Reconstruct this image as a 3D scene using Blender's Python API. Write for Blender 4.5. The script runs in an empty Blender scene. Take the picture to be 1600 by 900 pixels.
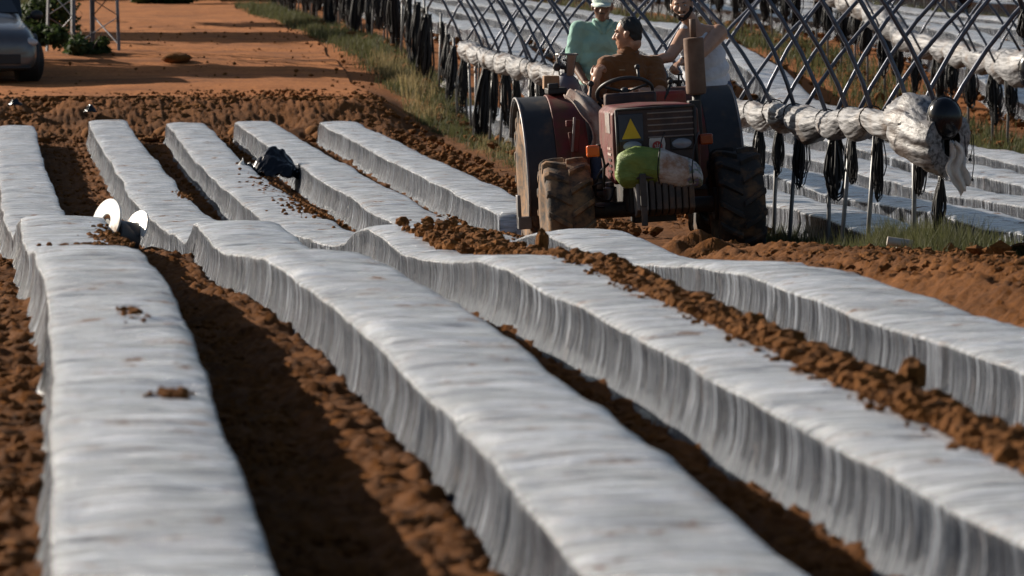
import bpy, bmesh, math, random
import numpy as np
from mathutils import Vector, Matrix, Quaternion
R = math.radians
random.seed(7); rng = np.random.default_rng(11)
S = bpy.context.scene
COL = S.collection

# ------------------------------------------------------------------ helpers
def tag(o, label=None, cat=None, group=None, kind=None):
    if label: o['label'] = label
    if cat: o['category'] = cat
    if group: o['group'] = group
    if kind: o['kind'] = kind
    return o

def empty(name, loc, rot=(0, 0, 0)):
    o = bpy.data.objects.new(name, None); COL.objects.link(o)
    o.location = loc; o.rotation_euler = rot; o.empty_display_size = .1
    return o

def np_mesh(name, V, F, mat, parent=None, smooth=True):
    """V (n,3) array, F (m,k) array of quads or triangles."""
    V = np.asarray(V, dtype=np.float32); F = np.asarray(F, dtype=np.int32)
    me = bpy.data.meshes.new(name)
    k = F.shape[1]
    me.vertices.add(len(V)); me.vertices.foreach_set('co', V.ravel())
    me.loops.add(F.size); me.loops.foreach_set('vertex_index', F.ravel())
    me.polygons.add(len(F))
    me.polygons.foreach_set('loop_start', np.arange(0, F.size, k, dtype=np.int32))
    me.polygons.foreach_set('loop_total', np.full(len(F), k, dtype=np.int32))
    me.polygons.foreach_set('use_smooth', np.full(len(F), smooth))
    me.update(calc_edges=True); me.validate()
    if mat: me.materials.append(mat)
    o = bpy.data.objects.new(name, me); COL.objects.link(o)
    if parent: o.parent = parent
    return o

def grid_faces(nr, nc):
    i = np.arange(nr - 1)[:, None] * nc + np.arange(nc - 1)[None, :]
    i = i.ravel()
    return np.stack([i, i + 1, i + nc + 1, i + nc], 1)

class MB:
    def __init__(s): s.v = []; s.f = []
    def add(s, V, F):
        b = len(s.v); s.v += [tuple(p) for p in V]; s.f += [tuple(i + b for i in f) for f in F]; return s
    def box(s, c, d, rot=None, taper=(1, 1)):
        hx, hy, hz = d[0] / 2, d[1] / 2, d[2] / 2
        V = []
        for z in (-1, 1):
            tx, ty = (taper if z > 0 else (1, 1))
            for x, y in ((-1, -1), (1, -1), (1, 1), (-1, 1)):
                V.append(Vector((x * hx * tx, y * hy * ty, z * hz)))
        if rot is not None:
            m = rot if isinstance(rot, Matrix) else Matrix.Rotation(rot[0], 3, 'X') if False else (Matrix.Rotation(rot[2], 3, 'Z') @ Matrix.Rotation(rot[1], 3, 'Y') @ Matrix.Rotation(rot[0], 3, 'X'))
            V = [m @ v for v in V]
        V = [v + Vector(c) for v in V]
        return s.add(V, [(0, 3, 2, 1), (4, 5, 6, 7), (0, 1, 5, 4), (1, 2, 6, 5), (2, 3, 7, 6), (3, 0, 4, 7)])
    def cyl(s, p0, p1, r0, r1=None, n=12, caps=True):
        r1 = r0 if r1 is None else r1
        p0 = Vector(p0); p1 = Vector(p1); d = (p1 - p0).normalized()
        a = d.orthogonal().normalized(); b = d.cross(a)
        V = []
        for p, r in ((p0, r0), (p1, r1)):
            for i in range(n):
                t = 2 * math.pi * i / n
                V.append(p + a * (r * math.cos(t)) + b * (r * math.sin(t)))
        F = [(i, (i + 1) % n, n + (i + 1) % n, n + i) for i in range(n)]
        if caps: F += [tuple(range(n - 1, -1, -1)), tuple(range(n, 2 * n))]
        return s.add(V, F)
    def tube(s, pts, r, n=6, close=False):
        pts = [Vector(p) for p in pts]; m = len(pts)
        rs = r if isinstance(r, (list, tuple)) else [r] * m
        a = None; V = []
        for i, p in enumerate(pts):
            q0 = pts[i - 1] if (i > 0 or close) else p
            q1 = pts[(i + 1) % m] if (i < m - 1 or close) else p
            d = (q1 - q0).normalized() if (q1 - q0).length > 1e-9 else Vector((0, 0, 1))
            if a is None: a = d.orthogonal().normalized()
            a = (a - d * a.dot(d)); a = a.normalized() if a.length > 1e-6 else d.orthogonal().normalized()
            b = d.cross(a)
            for k in range(n):
                t = 2 * math.pi * k / n
                V.append(p + a * (rs[i] * math.cos(t)) + b * (rs[i] * math.sin(t)))
        F = []
        for i in range(m if close else m - 1):
            j = (i + 1) % m
            for k in range(n):
                F.append((i * n + k, i * n + (k + 1) % n, j * n + (k + 1) % n, j * n + k))
        if not close: F += [tuple(range(n - 1, -1, -1)), tuple((m - 1) * n + k for k in range(n))]
        return s.add(V, F)
    def ball(s, c, r, rot=None, n=12, m=8):
        """ellipsoid; r = radii"""
        if not isinstance(r, (tuple, list)): r = (r, r, r)
        V = [Vector((0, 0, -r[2]))]
        for j in range(1, m):
            p = -math.pi / 2 + math.pi * j / m
            for i in range(n):
                t = 2 * math.pi * i / n
                V.append(Vector((r[0] * math.cos(p) * math.cos(t), r[1] * math.cos(p) * math.sin(t), r[2] * math.sin(p))))
        V.append(Vector((0, 0, r[2])))
        if rot is not None: V = [rot @ v for v in V]
        V = [v + Vector(c) for v in V]
        F = [(0, 1 + (i + 1) % n, 1 + i) for i in range(n)]
        for j in range(m - 2):
            for i in range(n):
                a = 1 + j * n + i; b = 1 + j * n + (i + 1) % n
                F.append((a, b, b + n, a + n))
        t = len(V) - 1; o = 1 + (m - 2) * n
        F += [(o + i, o + (i + 1) % n, t) for i in range(n)]
        return s.add(V, F)
    def lathe(s, prof, c=(0, 0, 0), axis='Z', n=24, rot=None):
        """prof: list of (r, z)"""
        V = []
        for r, z in prof:
            for i in range(n):
                t = 2 * math.pi * i / n
                p = Vector((r * math.cos(t), r * math.sin(t), z))
                if axis == 'X': p = Vector((p.z, p.x, p.y))
                if axis == 'Y': p = Vector((p.y, p.z, p.x))
                if rot is not None: p = rot @ p
                V.append(p + Vector(c))
        F = []
        for j in range(len(prof) - 1):
            for i in range(n):
                F.append((j * n + i, j * n + (i + 1) % n, (j + 1) * n + (i + 1) % n, (j + 1) * n + i))
        F += [tuple(range(n - 1, -1, -1)), tuple((len(prof) - 1) * n + i for i in range(n))]
        return s.add(V, F)
    def prism(s, pts, a, b, axis='X'):
        """closed outline pts (u,v) extruded between a and b along axis"""
        n = len(pts); V = []
        for t in (a, b):
            for u, v in pts:
                V.append({'X': (t, u, v), 'Y': (u, t, v), 'Z': (u, v, t)}[axis])
        F = [(i, (i + 1) % n, n + (i + 1) % n, n + i) for i in range(n)]
        F += [tuple(range(n - 1, -1, -1)), tuple(range(n, 2 * n))]
        return s.add(V, F)
    def build(s, name, mat, parent=None, bevel=0, smooth=False, seg=2):
        me = bpy.data.meshes.new(name); me.from_pydata(s.v, [], s.f)
        bm = bmesh.new(); bm.from_mesh(me); bmesh.ops.recalc_face_normals(bm, faces=bm.faces); bm.to_mesh(me); bm.free()
        me.materials.append(mat)
        o = bpy.data.objects.new(name, me); COL.objects.link(o)
        if parent: o.parent = parent
        if bevel:
            m = o.modifiers.new('bevel', 'BEVEL'); m.width = bevel; m.segments = seg; m.limit_method = 'ANGLE'; m.angle_limit = R(35)
        if smooth:
            for p in me.polygons: p.use_smooth = True
        elif bevel:
            for p in me.polygons: p.use_smooth = True
            me.set_sharp_from_angle(angle=R(35))
        return o

# value noise (numpy)
def _h(ix, iy, seed):
    n = (ix.astype(np.int64) * 374761393 + iy.astype(np.int64) * 668265263 + seed * 1274126177) & 0xffffffff
    n = ((n ^ (n >> 13)) * 1274126177) & 0xffffffff
    return ((n ^ (n >> 16)) & 0xffffff) / float(0xffffff)
def vn(x, y, seed=0):
    x = np.asarray(x, float); y = np.asarray(y, float)
    x, y = np.broadcast_arrays(x, y)
    ix = np.floor(x); iy = np.floor(y); fx = x - ix; fy = y - iy
    fx = fx * fx * (3 - 2 * fx); fy = fy * fy * (3 - 2 * fy)
    a = _h(ix, iy, seed); b = _h(ix + 1, iy, seed); c = _h(ix, iy + 1, seed); d = _h(ix + 1, iy + 1, seed)
    return (a + (b - a) * fx) * (1 - fy) + (c + (d - c) * fx) * fy
def fbm(x, y, seed=0, oct=3, gain=.5):
    t = 0; a = 1; n = 0
    for o in range(oct):
        t = t + a * (vn(x * 2 ** o, y * 2 ** o, seed + o * 17) * 2 - 1); n += a; a *= gain
    return t / n
def sm(a, b, x):
    t = np.clip((x - a) / (b - a), 0, 1); return t * t * (3 - 2 * t)

# ------------------------------------------------------------------ the lie of the land (camera at z = CZ)
CZ = 2.5
TOP = [(9, 1.33), (10.9, 1.33), (13.7, 1.33), (15.7, 1.36), (18, 1.39), (21, 1.44), (23.5, 1.47), (25, 1.53), (26.5, 1.62),
       (28, 1.70), (29.5, 1.75), (31, 1.755), (32.2, 1.77), (33.1, 1.84), (34, 1.96), (35, 2.05), (37, 2.10), (40, 2.24),
       (44, 2.31), (48, 2.35), (57, 2.37), (67, 2.34)]
TY = np.array([t[0] for t in TOP]); TH = np.array([t[1] for t in TOP])
BH = .28
LY = np.array([67, 68, 69.5, 75, 80, 85, 113, 150, 250, 600.]); LH = np.array([2.62, 2.5, 2.17, 2.08, 1.85, 1.7, 1.5, 1.1, 0., -6.])
RY = np.array([67, 69, 71.6, 74.5, 82, 113, 150, 250, 600.]); RH = np.array([2.62, 2.58, 2.5, 2.16, 1.7, 1.5, 1.1, 0., -6.])
def topdepth(X, Y):
    """depth below the camera of bed tops"""
    base = np.interp(Y, TY, TH)
    tilt = .035 * np.clip(X / 1.1 - 1.5, -3, 4) * (1 - sm(36, 42, Y)) + .05 * sm(7, 13, X)
    return base + tilt
def ground_z(X, Y):
    near = topdepth(X, Y) + BH
    raise_ = np.interp(Y, [10, 29, 33, 36, 39], [.32, .32, .19, .12, 0]) * sm(4.3, 5.1, X) * (1 - sm(6.9, 7.6, X))
    raise_ = raise_ + .12 * sm(6.3, 6.7, X) * (1 - sm(7.0, 7.4, X)) * sm(33.5, 35, Y) * (1 - sm(37, 40, Y)) - .10 * sm(5.9, 6.5, X) * (1 - sm(32, 34, Y)) * (1 - sm(6.9, 7.6, X))
    near = near - raise_
    far = np.where(X < 5.4, np.interp(Y, LY, LH), 0)
    w = sm(5.4, 6.3, X)
    far = np.interp(Y, LY, LH) * (1 - w) + np.interp(Y, RY, RH) * w
    h = np.where(Y < 67, near, far)
    return CZ - h
def gz(x, y): return float(ground_z(np.array([float(x)]), np.array([float(y)]))[0])

# ------------------------------------------------------------------ materials
def new_mat(name):
    m = bpy.data.materials.new(name); m.use_nodes = True
    nt = m.node_tree; nt.nodes.clear()
    out = nt.nodes.new('ShaderNodeOutputMaterial'); b = nt.nodes.new('ShaderNodeBsdfPrincipled')
    nt.links.new(b.outputs[0], out.inputs[0])
    return m, nt, b
def nd(nt, t, **kw):
    n = nt.nodes.new(t)
    for k, v in kw.items():
        if k in n.inputs: n.inputs[k].default_value = v
        else: setattr(n, k, v)
    return n
def ramp(nt, fac, stops):
    n = nt.nodes.new('ShaderNodeValToRGB'); e = n.color_ramp.elements
    e[0].position, e[0].color = stops[0][0], (*stops[0][1], 1)
    e[1].position, e[1].color = stops[1][0], (*stops[1][1], 1)
    for p, c in stops[2:]:
        k = e.new(p); k.color = (*c, 1)
    nt.links.new(fac, n.inputs[0]); return n.outputs[0]
def coords(nt, scale=(1, 1, 1), obj=True):
    tc = nt.nodes.new('ShaderNodeTexCoord'); mp = nt.nodes.new('ShaderNodeMapping')
    mp.inputs['Scale'].default_value = scale
    nt.links.new(tc.outputs['Object'], mp.inputs[0]); return mp.outputs[0]
def noise(nt, vec, scale, detail=4, rough=.55, dist=0):
    n = nd(nt, 'ShaderNodeTexNoise', Scale=scale, Detail=detail, Roughness=rough, Distortion=dist)
    nt.links.new(vec, n.inputs['Vector']); return n.outputs[0]
def bump(nt, b, h, strength=.3, dist=.01, prev=None):
    n = nd(nt, 'ShaderNodeBump', Strength=strength, Distance=dist)
    nt.links.new(h, n.inputs['Height'])
    if prev is not None: nt.links.new(prev, n.inputs['Normal'])
    nt.links.new(n.outputs[0], b.inputs['Normal']); return n.outputs[0]
def mixc(nt, fac, a, b):
    n = nt.nodes.new('ShaderNodeMix'); n.data_type = 'RGBA'
    for k, v in ((0, fac), (6, a), (7, b)):
        if isinstance(v, tuple): n.inputs[k].default_value = (*v, 1)
        elif isinstance(v, (int, float)): n.inputs[k].default_value = v
        else: nt.links.new(v, n.inputs[k])
    return n.outputs[2]
def simple(name, col, rough=.6, metal=0, var=.25, scale=8, dirt=None, dirt_amt=.5, bmp=.15, spec=.5, dirt_scale=4, bscale=60, coat=0):
    m, nt, b = new_mat(name); v = coords(nt)
    n1 = noise(nt, v, scale, 5)
    lo = tuple(c * (1 - var) for c in col); hi = tuple(min(1, c * (1 + var)) for c in col)
    c = ramp(nt, n1, [(.3, lo), (.7, hi)])
    if dirt:
        n2 = noise(nt, v, dirt_scale, 6, .65)
        f = ramp(nt, n2, [(.62 - .35 * dirt_amt, (0, 0, 0)), (.75 - .2 * dirt_amt, (1, 1, 1))])
        c = mixc(nt, f, c, dirt)
        r = nd(nt, 'ShaderNodeMapRange'); r.inputs['To Min'].default_value = rough; r.inputs['To Max'].default_value = .95
        nt.links.new(f, r.inputs[0]); nt.links.new(r.outputs[0], b.inputs['Roughness'])
    else: b.inputs['Roughness'].default_value = rough
    nt.links.new(c, b.inputs['Base Color'])
    b.inputs['Metallic'].default_value = metal; b.inputs['Specular IOR Level'].default_value = spec
    b.inputs['Coat Weight'].default_value = coat
    if bmp: bump(nt, b, noise(nt, v, bscale, 4), bmp, .004)
    return m

def mapr(nt, x, a, b):
    n = nd(nt, 'ShaderNodeMapRange'); n.inputs['From Min'].default_value = a; n.inputs['From Max'].default_value = b; nt.links.new(x, n.inputs[0]); return n.outputs[0]
def soil_mat(name, dark, light, sc=1.0, bs=.8, zone=False):
    m, nt, b = new_mat(name); v = coords(nt)
    n1 = noise(nt, v, 1.1 * sc, 6, .6); n2 = noise(nt, v, 22 * sc, 6, .7)
    c1 = ramp(nt, n1, [(.32, dark), (.68, light)])
    c2 = ramp(nt, n2, [(.3, tuple(x * .55 for x in dark)), (.62, tuple(min(1, x * 1.15) for x in light))])
    c = mixc(nt, .5, c1, c2)
    if zone:
        sp = nt.nodes.new('ShaderNodeSeparateXYZ'); nt.links.new(v, sp.inputs[0])
        e = noise(nt, v, .8, 6, .7); ex = nd(nt, 'ShaderNodeMath', operation='MULTIPLY_ADD'); nt.links.new(e, ex.inputs[0]); ex.inputs[1].default_value = 2.4; nt.links.new(sp.outputs[1], ex.inputs[2])
        ms = ramp(nt, mapr(nt, ex.outputs[0], 69.5, 73), [(0, (0, 0, 0)), (1, (1, 1, 1))])
        c = mixc(nt, ms, c, mixc(nt, n2, (.17, .055, .014), (.40, .15, .042)))
    nt.links.new(c, b.inputs['Base Color']); b.inputs['Roughness'].default_value = .95; b.inputs['Specular IOR Level'].default_value = .15
    bump(nt, b, noise(nt, v, 35 * sc, 8, .7), bs, .025)
    return m
M = {}
M['soil'] = soil_mat('field_soil', (.055, .020, .005), (.19, .072, .017), zone=True)
M['clod'] = soil_mat('clod_soil', (.07, .025, .006), (.25, .10, .025), 1.5)
M['road'] = soil_mat('road_soil', (.18, .058, .016), (.47, .175, .050), .6, .5)
nt_ = M['road'].node_tree; b_ = [n for n in nt_.nodes if n.type == 'BSDF_PRINCIPLED'][0]; old = b_.inputs['Base Color'].links[0].from_socket
st_ = noise(nt_, coords(nt_, (.35, 2.2, 1)), 1.0, 6, .65); nt_.links.new(mixc(nt_, ramp(nt_, st_, [(.36, (.7, .7, .7)), (.50, (0, 0, 0))]), old, (.12, .045, .016)), b_.inputs['Base Color'])

def film_mat(name='mulch_film', pale=.3):
    """thin silver grey film; the sides are coloured darker to imitate shade, with pale condensation and glint streaks"""
    m, nt, b = new_mat(name)
    v = coords(nt)
    def attr(n_):
        n = nt.nodes.new('ShaderNodeAttribute'); n.attribute_name = n_; return n.outputs['Fac']
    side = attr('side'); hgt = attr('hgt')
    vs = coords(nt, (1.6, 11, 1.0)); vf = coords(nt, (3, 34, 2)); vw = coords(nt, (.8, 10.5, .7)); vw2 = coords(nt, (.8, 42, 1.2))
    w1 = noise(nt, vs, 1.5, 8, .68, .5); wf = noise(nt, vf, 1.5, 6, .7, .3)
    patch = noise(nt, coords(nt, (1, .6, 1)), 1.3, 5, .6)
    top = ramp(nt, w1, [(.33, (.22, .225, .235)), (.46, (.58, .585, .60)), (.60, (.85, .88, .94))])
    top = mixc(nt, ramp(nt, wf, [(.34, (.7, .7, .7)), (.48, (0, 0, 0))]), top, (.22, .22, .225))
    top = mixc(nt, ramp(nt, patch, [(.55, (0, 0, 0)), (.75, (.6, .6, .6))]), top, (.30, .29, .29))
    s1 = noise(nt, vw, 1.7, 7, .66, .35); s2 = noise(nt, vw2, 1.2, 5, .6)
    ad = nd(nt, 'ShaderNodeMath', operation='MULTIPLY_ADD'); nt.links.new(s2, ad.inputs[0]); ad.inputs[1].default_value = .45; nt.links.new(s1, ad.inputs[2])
    sidec = ramp(nt, ad.outputs[0], [(.64, (.018, .022, .032)), (.76, (.06, .070, .090)), (.82, (.13, .145, .175)), (.90, (.42, .46, .53))])  # wall shade painted as dark base colour; the pale streaks also imitate glints
    # slack foot painted pale like reflected sky, with a ragged upper limit
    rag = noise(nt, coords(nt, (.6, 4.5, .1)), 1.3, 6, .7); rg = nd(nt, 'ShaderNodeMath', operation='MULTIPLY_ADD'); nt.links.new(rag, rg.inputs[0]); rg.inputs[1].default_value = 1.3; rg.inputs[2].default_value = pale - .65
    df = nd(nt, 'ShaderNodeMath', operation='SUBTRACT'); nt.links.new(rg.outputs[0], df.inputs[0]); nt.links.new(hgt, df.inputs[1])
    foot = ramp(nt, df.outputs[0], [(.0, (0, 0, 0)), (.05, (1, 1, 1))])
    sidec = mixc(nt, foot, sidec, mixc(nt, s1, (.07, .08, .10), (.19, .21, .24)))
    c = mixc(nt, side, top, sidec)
    # soil dust and splashes carried onto the film
    n2 = noise(nt, coords(nt, (1.0, 1.6, 1)), 3.6, 9, .74, .3)
    f = ramp(nt, n2, [(.57, (0, 0, 0)), (.63, (1, 1, 1))])
    fd = nd(nt, 'ShaderNodeMath', operation='MULTIPLY_ADD'); nt.links.new(side, fd.inputs[0]); fd.inputs[1].default_value = -.85; fd.inputs[2].default_value = 1
    fm = nd(nt, 'ShaderNodeMath', operation='MULTIPLY'); nt.links.new(f, fm.inputs[0]); nt.links.new(fd.outputs[0], fm.inputs[1]); f = fm.outputs[0]
    c = mixc(nt, f, c, (.13, .058, .022))
    nt.links.new(c, b.inputs['Base Color'])
    r = ramp(nt, s2, [(.3, (.16, .16, .16)), (.7, (.34, .34, .34))]); r = mixc(nt, f, r, (.9, .9, .9))
    nt.links.new(r, b.inputs['Roughness'])
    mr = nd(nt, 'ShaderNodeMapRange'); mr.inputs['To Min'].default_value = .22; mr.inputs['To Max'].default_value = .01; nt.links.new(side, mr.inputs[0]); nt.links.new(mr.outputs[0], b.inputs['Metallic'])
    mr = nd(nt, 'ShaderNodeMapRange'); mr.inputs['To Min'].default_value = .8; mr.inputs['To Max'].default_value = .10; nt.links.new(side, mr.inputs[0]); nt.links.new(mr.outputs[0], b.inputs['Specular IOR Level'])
    hs = mixc(nt, side, w1, ad.outputs[0])
    p = bump(nt, b, hs, 1.0, .028)
    bump(nt, b, wf, .5, .008, p)
    return m
M['film'] = film_mat(pale=-.05); M['filmC'] = film_mat('mulch_film_foot_sheen', .34); M['filmD'] = film_mat('mulch_film_low_foot_sheen', .22)  # variants differ in how high the painted sky sheen climbs the foot
# ------------------------------------------------------------------ bed layout
BX = {  # left top edge of each bed against distance
 0: ([9, 11, 15.7, 21, 30, 48, 67], [.14, .16, .235, .275, .27, .22, .24]),
 1: ([9, 11, 12.2, 13.7, 17.6, 21.5, 24.5, 30, 36, 40, 48, 67], [1.25, 1.26, 1.285, 1.325, 1.375, 1.39, 1.35, 1.37, 1.42, 1.45, 1.43, 1.45]),
 2: ([9, 12, 16, 20, 26, 32, 36, 40, 48, 67], [2.31, 2.33, 2.36, 2.40, 2.46, 2.47, 2.42, 2.35, 2.34, 2.45]),
 3: ([9, 14, 18, 24, 32, 36, 40, 48, 67], [3.40, 3.45, 3.5, 3.56, 3.57, 3.5, 3.32, 3.43, 3.36]),
 4: ([40, 48, 67], [4.35, 4.46, 4.46]),
}
BW = ([9, 14, 20, 30, 67], [.47, .46, .50, .53, .50])
def bed_left(i, Y):
    return np.interp(Y, BX[i][0], BX[i][1]) + .018 * fbm(Y / 2.3, i * 7.1, 5) + .03 * sm(36, 42, Y) * fbm(Y / 3.4, i * 5.1, 7)
def bed_width(Y): return np.interp(Y, *BW)

# ------------------------------------------------------------------ ground sheet
def build_ground():
    xs = np.concatenate([-np.geomspace(420, 1.7, 60), np.arange(-1.6, 7.3, .024), np.arange(7.32, 22, .11), np.geomspace(22.3, 520, 70)])
    ys = [8.8]
    while ys[-1] < 73: ys.append(ys[-1] * 1.0017)
    ys = np.array(ys)
    ys = np.concatenate([-np.geomspace(300, 1, 24)[:], np.linspace(0, 8.6, 20), ys, np.arange(73.3, 130, .3), np.geomspace(131, 620, 60)])
    X, Y = np.meshgrid(xs, ys)
    Z = ground_z(X, Y)
    clod = (np.abs(vn(X / .085, Y / .10, 3) * 2 - 1) * .5 + np.abs(vn(X / .04, Y / .05, 9) * 2 - 1) * .35 + fbm(X / .3, Y / .33, 21) * .5 + .35 * np.abs(fbm(X / .03, Y / .045, 25, 2)))
    field = (1 - sm(69.6, 70.6, Y)) * sm(-1.6, -.8, X) * (1 - sm(6.9, 7.2, X))
    Z = Z + field * (clod * .075 - .02)
    # compacted strip between the last bed and the poles
    strip = sm(5.3, 5.6, X) * (1 - sm(6.2, 6.6, X)) * (1 - sm(70, 71, Y))
    Z = Z - strip * field * (clod * .05)
    # road surface ruts
    road = sm(69.8, 70.6, Y)
    Z = Z + road * (.045 * fbm(X / 2.2, Y / 3, 31, 4) + .02 * fbm(X / .4, Y / .5, 33, 3))
    # left verge: rough grassy soil
    Z = Z + sm(-1.5, -4, X) * .06 * fbm(X / 1.5, Y / 1.8, 41, 3)
    # earth lying in the furrow beside the third bed, level with the film
    def bank(x0, x1, hgt, y0, y1, soft=.10):
        return hgt * sm(x0 - soft, x0, X) * (1 - sm(x1, x1 + soft, X)) * sm(y0, y0 + 2, Y) * (1 - sm(y1 - 2, y1, Y)) * (.8 + .4 * vn(X / .35, Y / .5, 55))
    cx = np.interp(Y, BX[2][0], BX[2][1]) + bed_width(Y)
    Z = Z + .09 * sm(-.02, .06, X - cx) * (1 - sm(.30, .42, X - cx)) * sm(12, 14, Y) * (1 - sm(26.5, 29.5, Y)) * (.75 + .5 * vn(X / .3, Y / .4, 57))
    Z = Z + .10 * sm(.0, .1, X - cx) * (1 - sm(.28, .42, X - cx)) * sm(41, 44, Y) * (1 - sm(54, 57, Y)) * (.6 + .7 * vn(X / .3, Y / .4, 59))
    # earth thrown against the left wall of the second bed
    c1 = np.interp(Y, BX[1][0], BX[1][1])
    Z = Z + .05 * sm(-.38, -.18, X - c1) * (1 - sm(-.05, .02, X - c1)) * (1 - sm(33, 35, Y))
    # trench shoulder to the right of the tractor lane
    Z = Z + bank(4.9, 5.25, .12, 44, 67) + bank(4.5, 4.75, .05, 12, 34)
    # loose ridge where the beds stop
    Z = Z + .10 * sm(66.6, 67.6, Y) * (1 - sm(68.8, 70, Y)) * sm(-2, -1, X) * (1 - sm(5.3, 6, X)) * (.55 + .8 * vn(X / .45, Y / .6, 61)) 
    # heap pushed up in front of the far wheel
    for hx, hy, hr, hh in ((5.5, 37.3, .45, .20), (5.15, 37.5, .3, .14), (6.0, 37.0, .5, .02)):
        Z = Z + hh * np.exp(-(((X - hx) / hr) ** 2 + ((Y - hy) / (hr * 1.3)) ** 2)) * (.75 + .5 * vn(X / .1, Y / .14, 63))
    Z = Z + .13 * np.exp(-(((X - 1.05) / .22) ** 2 + ((Y - 33.4) / .9) ** 2))
    # furrows between the beds of the tunnel field
    ff = sm(6.9, 7.3, X) * (1 - sm(60, 90, X)) * sm(20, 22, Y)
    Z = Z + ff * .03 * (vn(X / .2, Y / .3, 71) - .5)
    V = np.stack([X, Y, Z], -1).reshape(-1, 3)
    o = np_mesh('ground', V, grid_faces(len(ys), len(xs)), M['soil'])
    tag(o, 'bare red-brown field soil with cloddy furrows between the plastic covered beds', 'ground', kind='structure')
    return o
build_ground()

# compacted dirt road beyond the beds
def build_road():
    xs = np.linspace(0, 1, 60); ys = np.concatenate([np.arange(70.5, 100, .25), np.arange(100, 150, 1.)])
    U, Y = np.meshgrid(xs, ys)
    xl = np.interp(Y, [70, 74, 78, 90, 150], [-6.5, -2.4, .2, 1.2, 2.2]) + .3 * fbm(Y / 4, 3.3, 77)
    xr = np.interp(Y, [70, 76, 90, 150], [5.5, 5.6, 5.75, 5.9]) + .15 * fbm(Y / 3, 8.3, 79)
    X = xl + (xr - xl) * U
    Z = ground_z(X, Y) + .045 * fbm(X / 2.2, Y / 3, 31, 4) + .02 * fbm(X / .4, Y / .5, 33, 3) + .012
    Z = Z + .03 * fbm(X / 3.5, Y / .7, 35, 3) * sm(0, .1, U) * (1 - sm(.9, 1, U)) + .014
    o = np_mesh('dirt_road', np.stack([X, Y, Z], -1).reshape(-1, 3), grid_faces(len(ys), len(xs)), M['road'])
    tag(o, 'rutted orange dirt road running away beyond the bed ends', 'road', kind='structure')
build_road()

# ------------------------------------------------------------------ beds
def bed_mesh(name, Y, XL, W, Zt, Zb, seed, parent, mat, detail=1.0, wall=.085):
    """film over a bed: profile across, stations along"""
    n = len(Y)
    # profile in units: u = -wall..W+wall
    P = [(-.42, 0, 0), (-.34, .04, .8), (-.18, .14, 1), (-.06, .28, 1), (.04, .46, 1), (.08, .66, 1), (.06, .84, .8), (.0, .955, .5), (.05, .992, .25), (.16, 1.012, .1)]
    T = [(.1, 1.035), (.2, 1.05), (.35, 1.06), (.5, 1.065), (.65, 1.06), (.8, 1.05), (.9, 1.035)]
    rows = []; SD = []; HG = []
    H = Zt - Zb
    fold = fbm(Y / .11, seed * 3.3, 3, 3) * .55 + fbm(Y / .34, seed * 1.7, 4, 2) * .6      # vertical folds of the wall
    rdg = np.clip(1 - np.abs(fbm(Y / .17, seed * 3.1, 33, 2)) * 5, 0, 1) ** 2 * sm(-.2, .5, fbm(Y / .8, seed, 34))
    fold2 = fbm(Y / .06, seed * 9.1, 5, 2)
    undul = (.022 + .02 * sm(36, 42, Y + 0)) * fbm(Y / 1.6, seed * 2.1, 6, 3) + .010 * fbm(Y / .5, seed * 4.1, 8, 2)
    for side in (0, 1):
        pts = P if side == 0 else P[::-1]
        if side == 1:
            for u, z in T:
                x = XL + W * u
                wr = .009 * fbm(Y / .16 + .25 * u, seed + 2.2 * u, 11, 3) + .0045 * fbm(Y / .055 + .8 * u, seed + 1.1 * u, 12, 2)
                rows.append(np.stack([x, Y, Zb + H * z + undul + wr * detail * 1.5 + .008 * fbm(Y / .9, u * 2 + seed, 14)], 1)); SD.append(0); HG.append(1)
        for k, (u, z, a) in enumerate(pts):
            sgn = 1 if side == 0 else -1
            f = (fold * .007 + fold2 * .003 - rdg * .022 * (1.1 - .5 * z)) * a * detail
            flare = -.028 * (vn(Y / .7, seed + side * 5.0, 19) ** 2 + .35 * vn(Y / .15, seed, 23)) * np.clip(1 - z / .7, 0, 1)
            loose = flare + .010 * a * fbm(Y / .5, z * 1.5 + seed, 15) * detail
            x = (XL if side == 0 else XL + W) + sgn * (u * wall + f + loose)
            wav = (.03 * fbm(Y / .25, seed * 5.0 + side, 17)) * (1 if z < .1 else 0)
            zz = Zb + H * (z if z > 0 else -.15) + undul * z + wav
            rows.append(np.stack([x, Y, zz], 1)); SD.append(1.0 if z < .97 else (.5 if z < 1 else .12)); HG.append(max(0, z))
    V = np.stack(rows, 1)
    nc = V.shape[1]
    o = np_mesh(name, V.reshape(-1, 3), grid_faces(n, nc), mat, parent)
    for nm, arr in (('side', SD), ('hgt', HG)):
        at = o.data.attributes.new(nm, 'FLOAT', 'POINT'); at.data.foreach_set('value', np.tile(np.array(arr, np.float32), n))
    return o

def stations(y0, y1, k=.0011, lo=.013):
    ys = [y0]
    while ys[-1] < y1: ys.append(ys[-1] + max(lo, ys[-1] * k))
    return np.array(ys)

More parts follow.
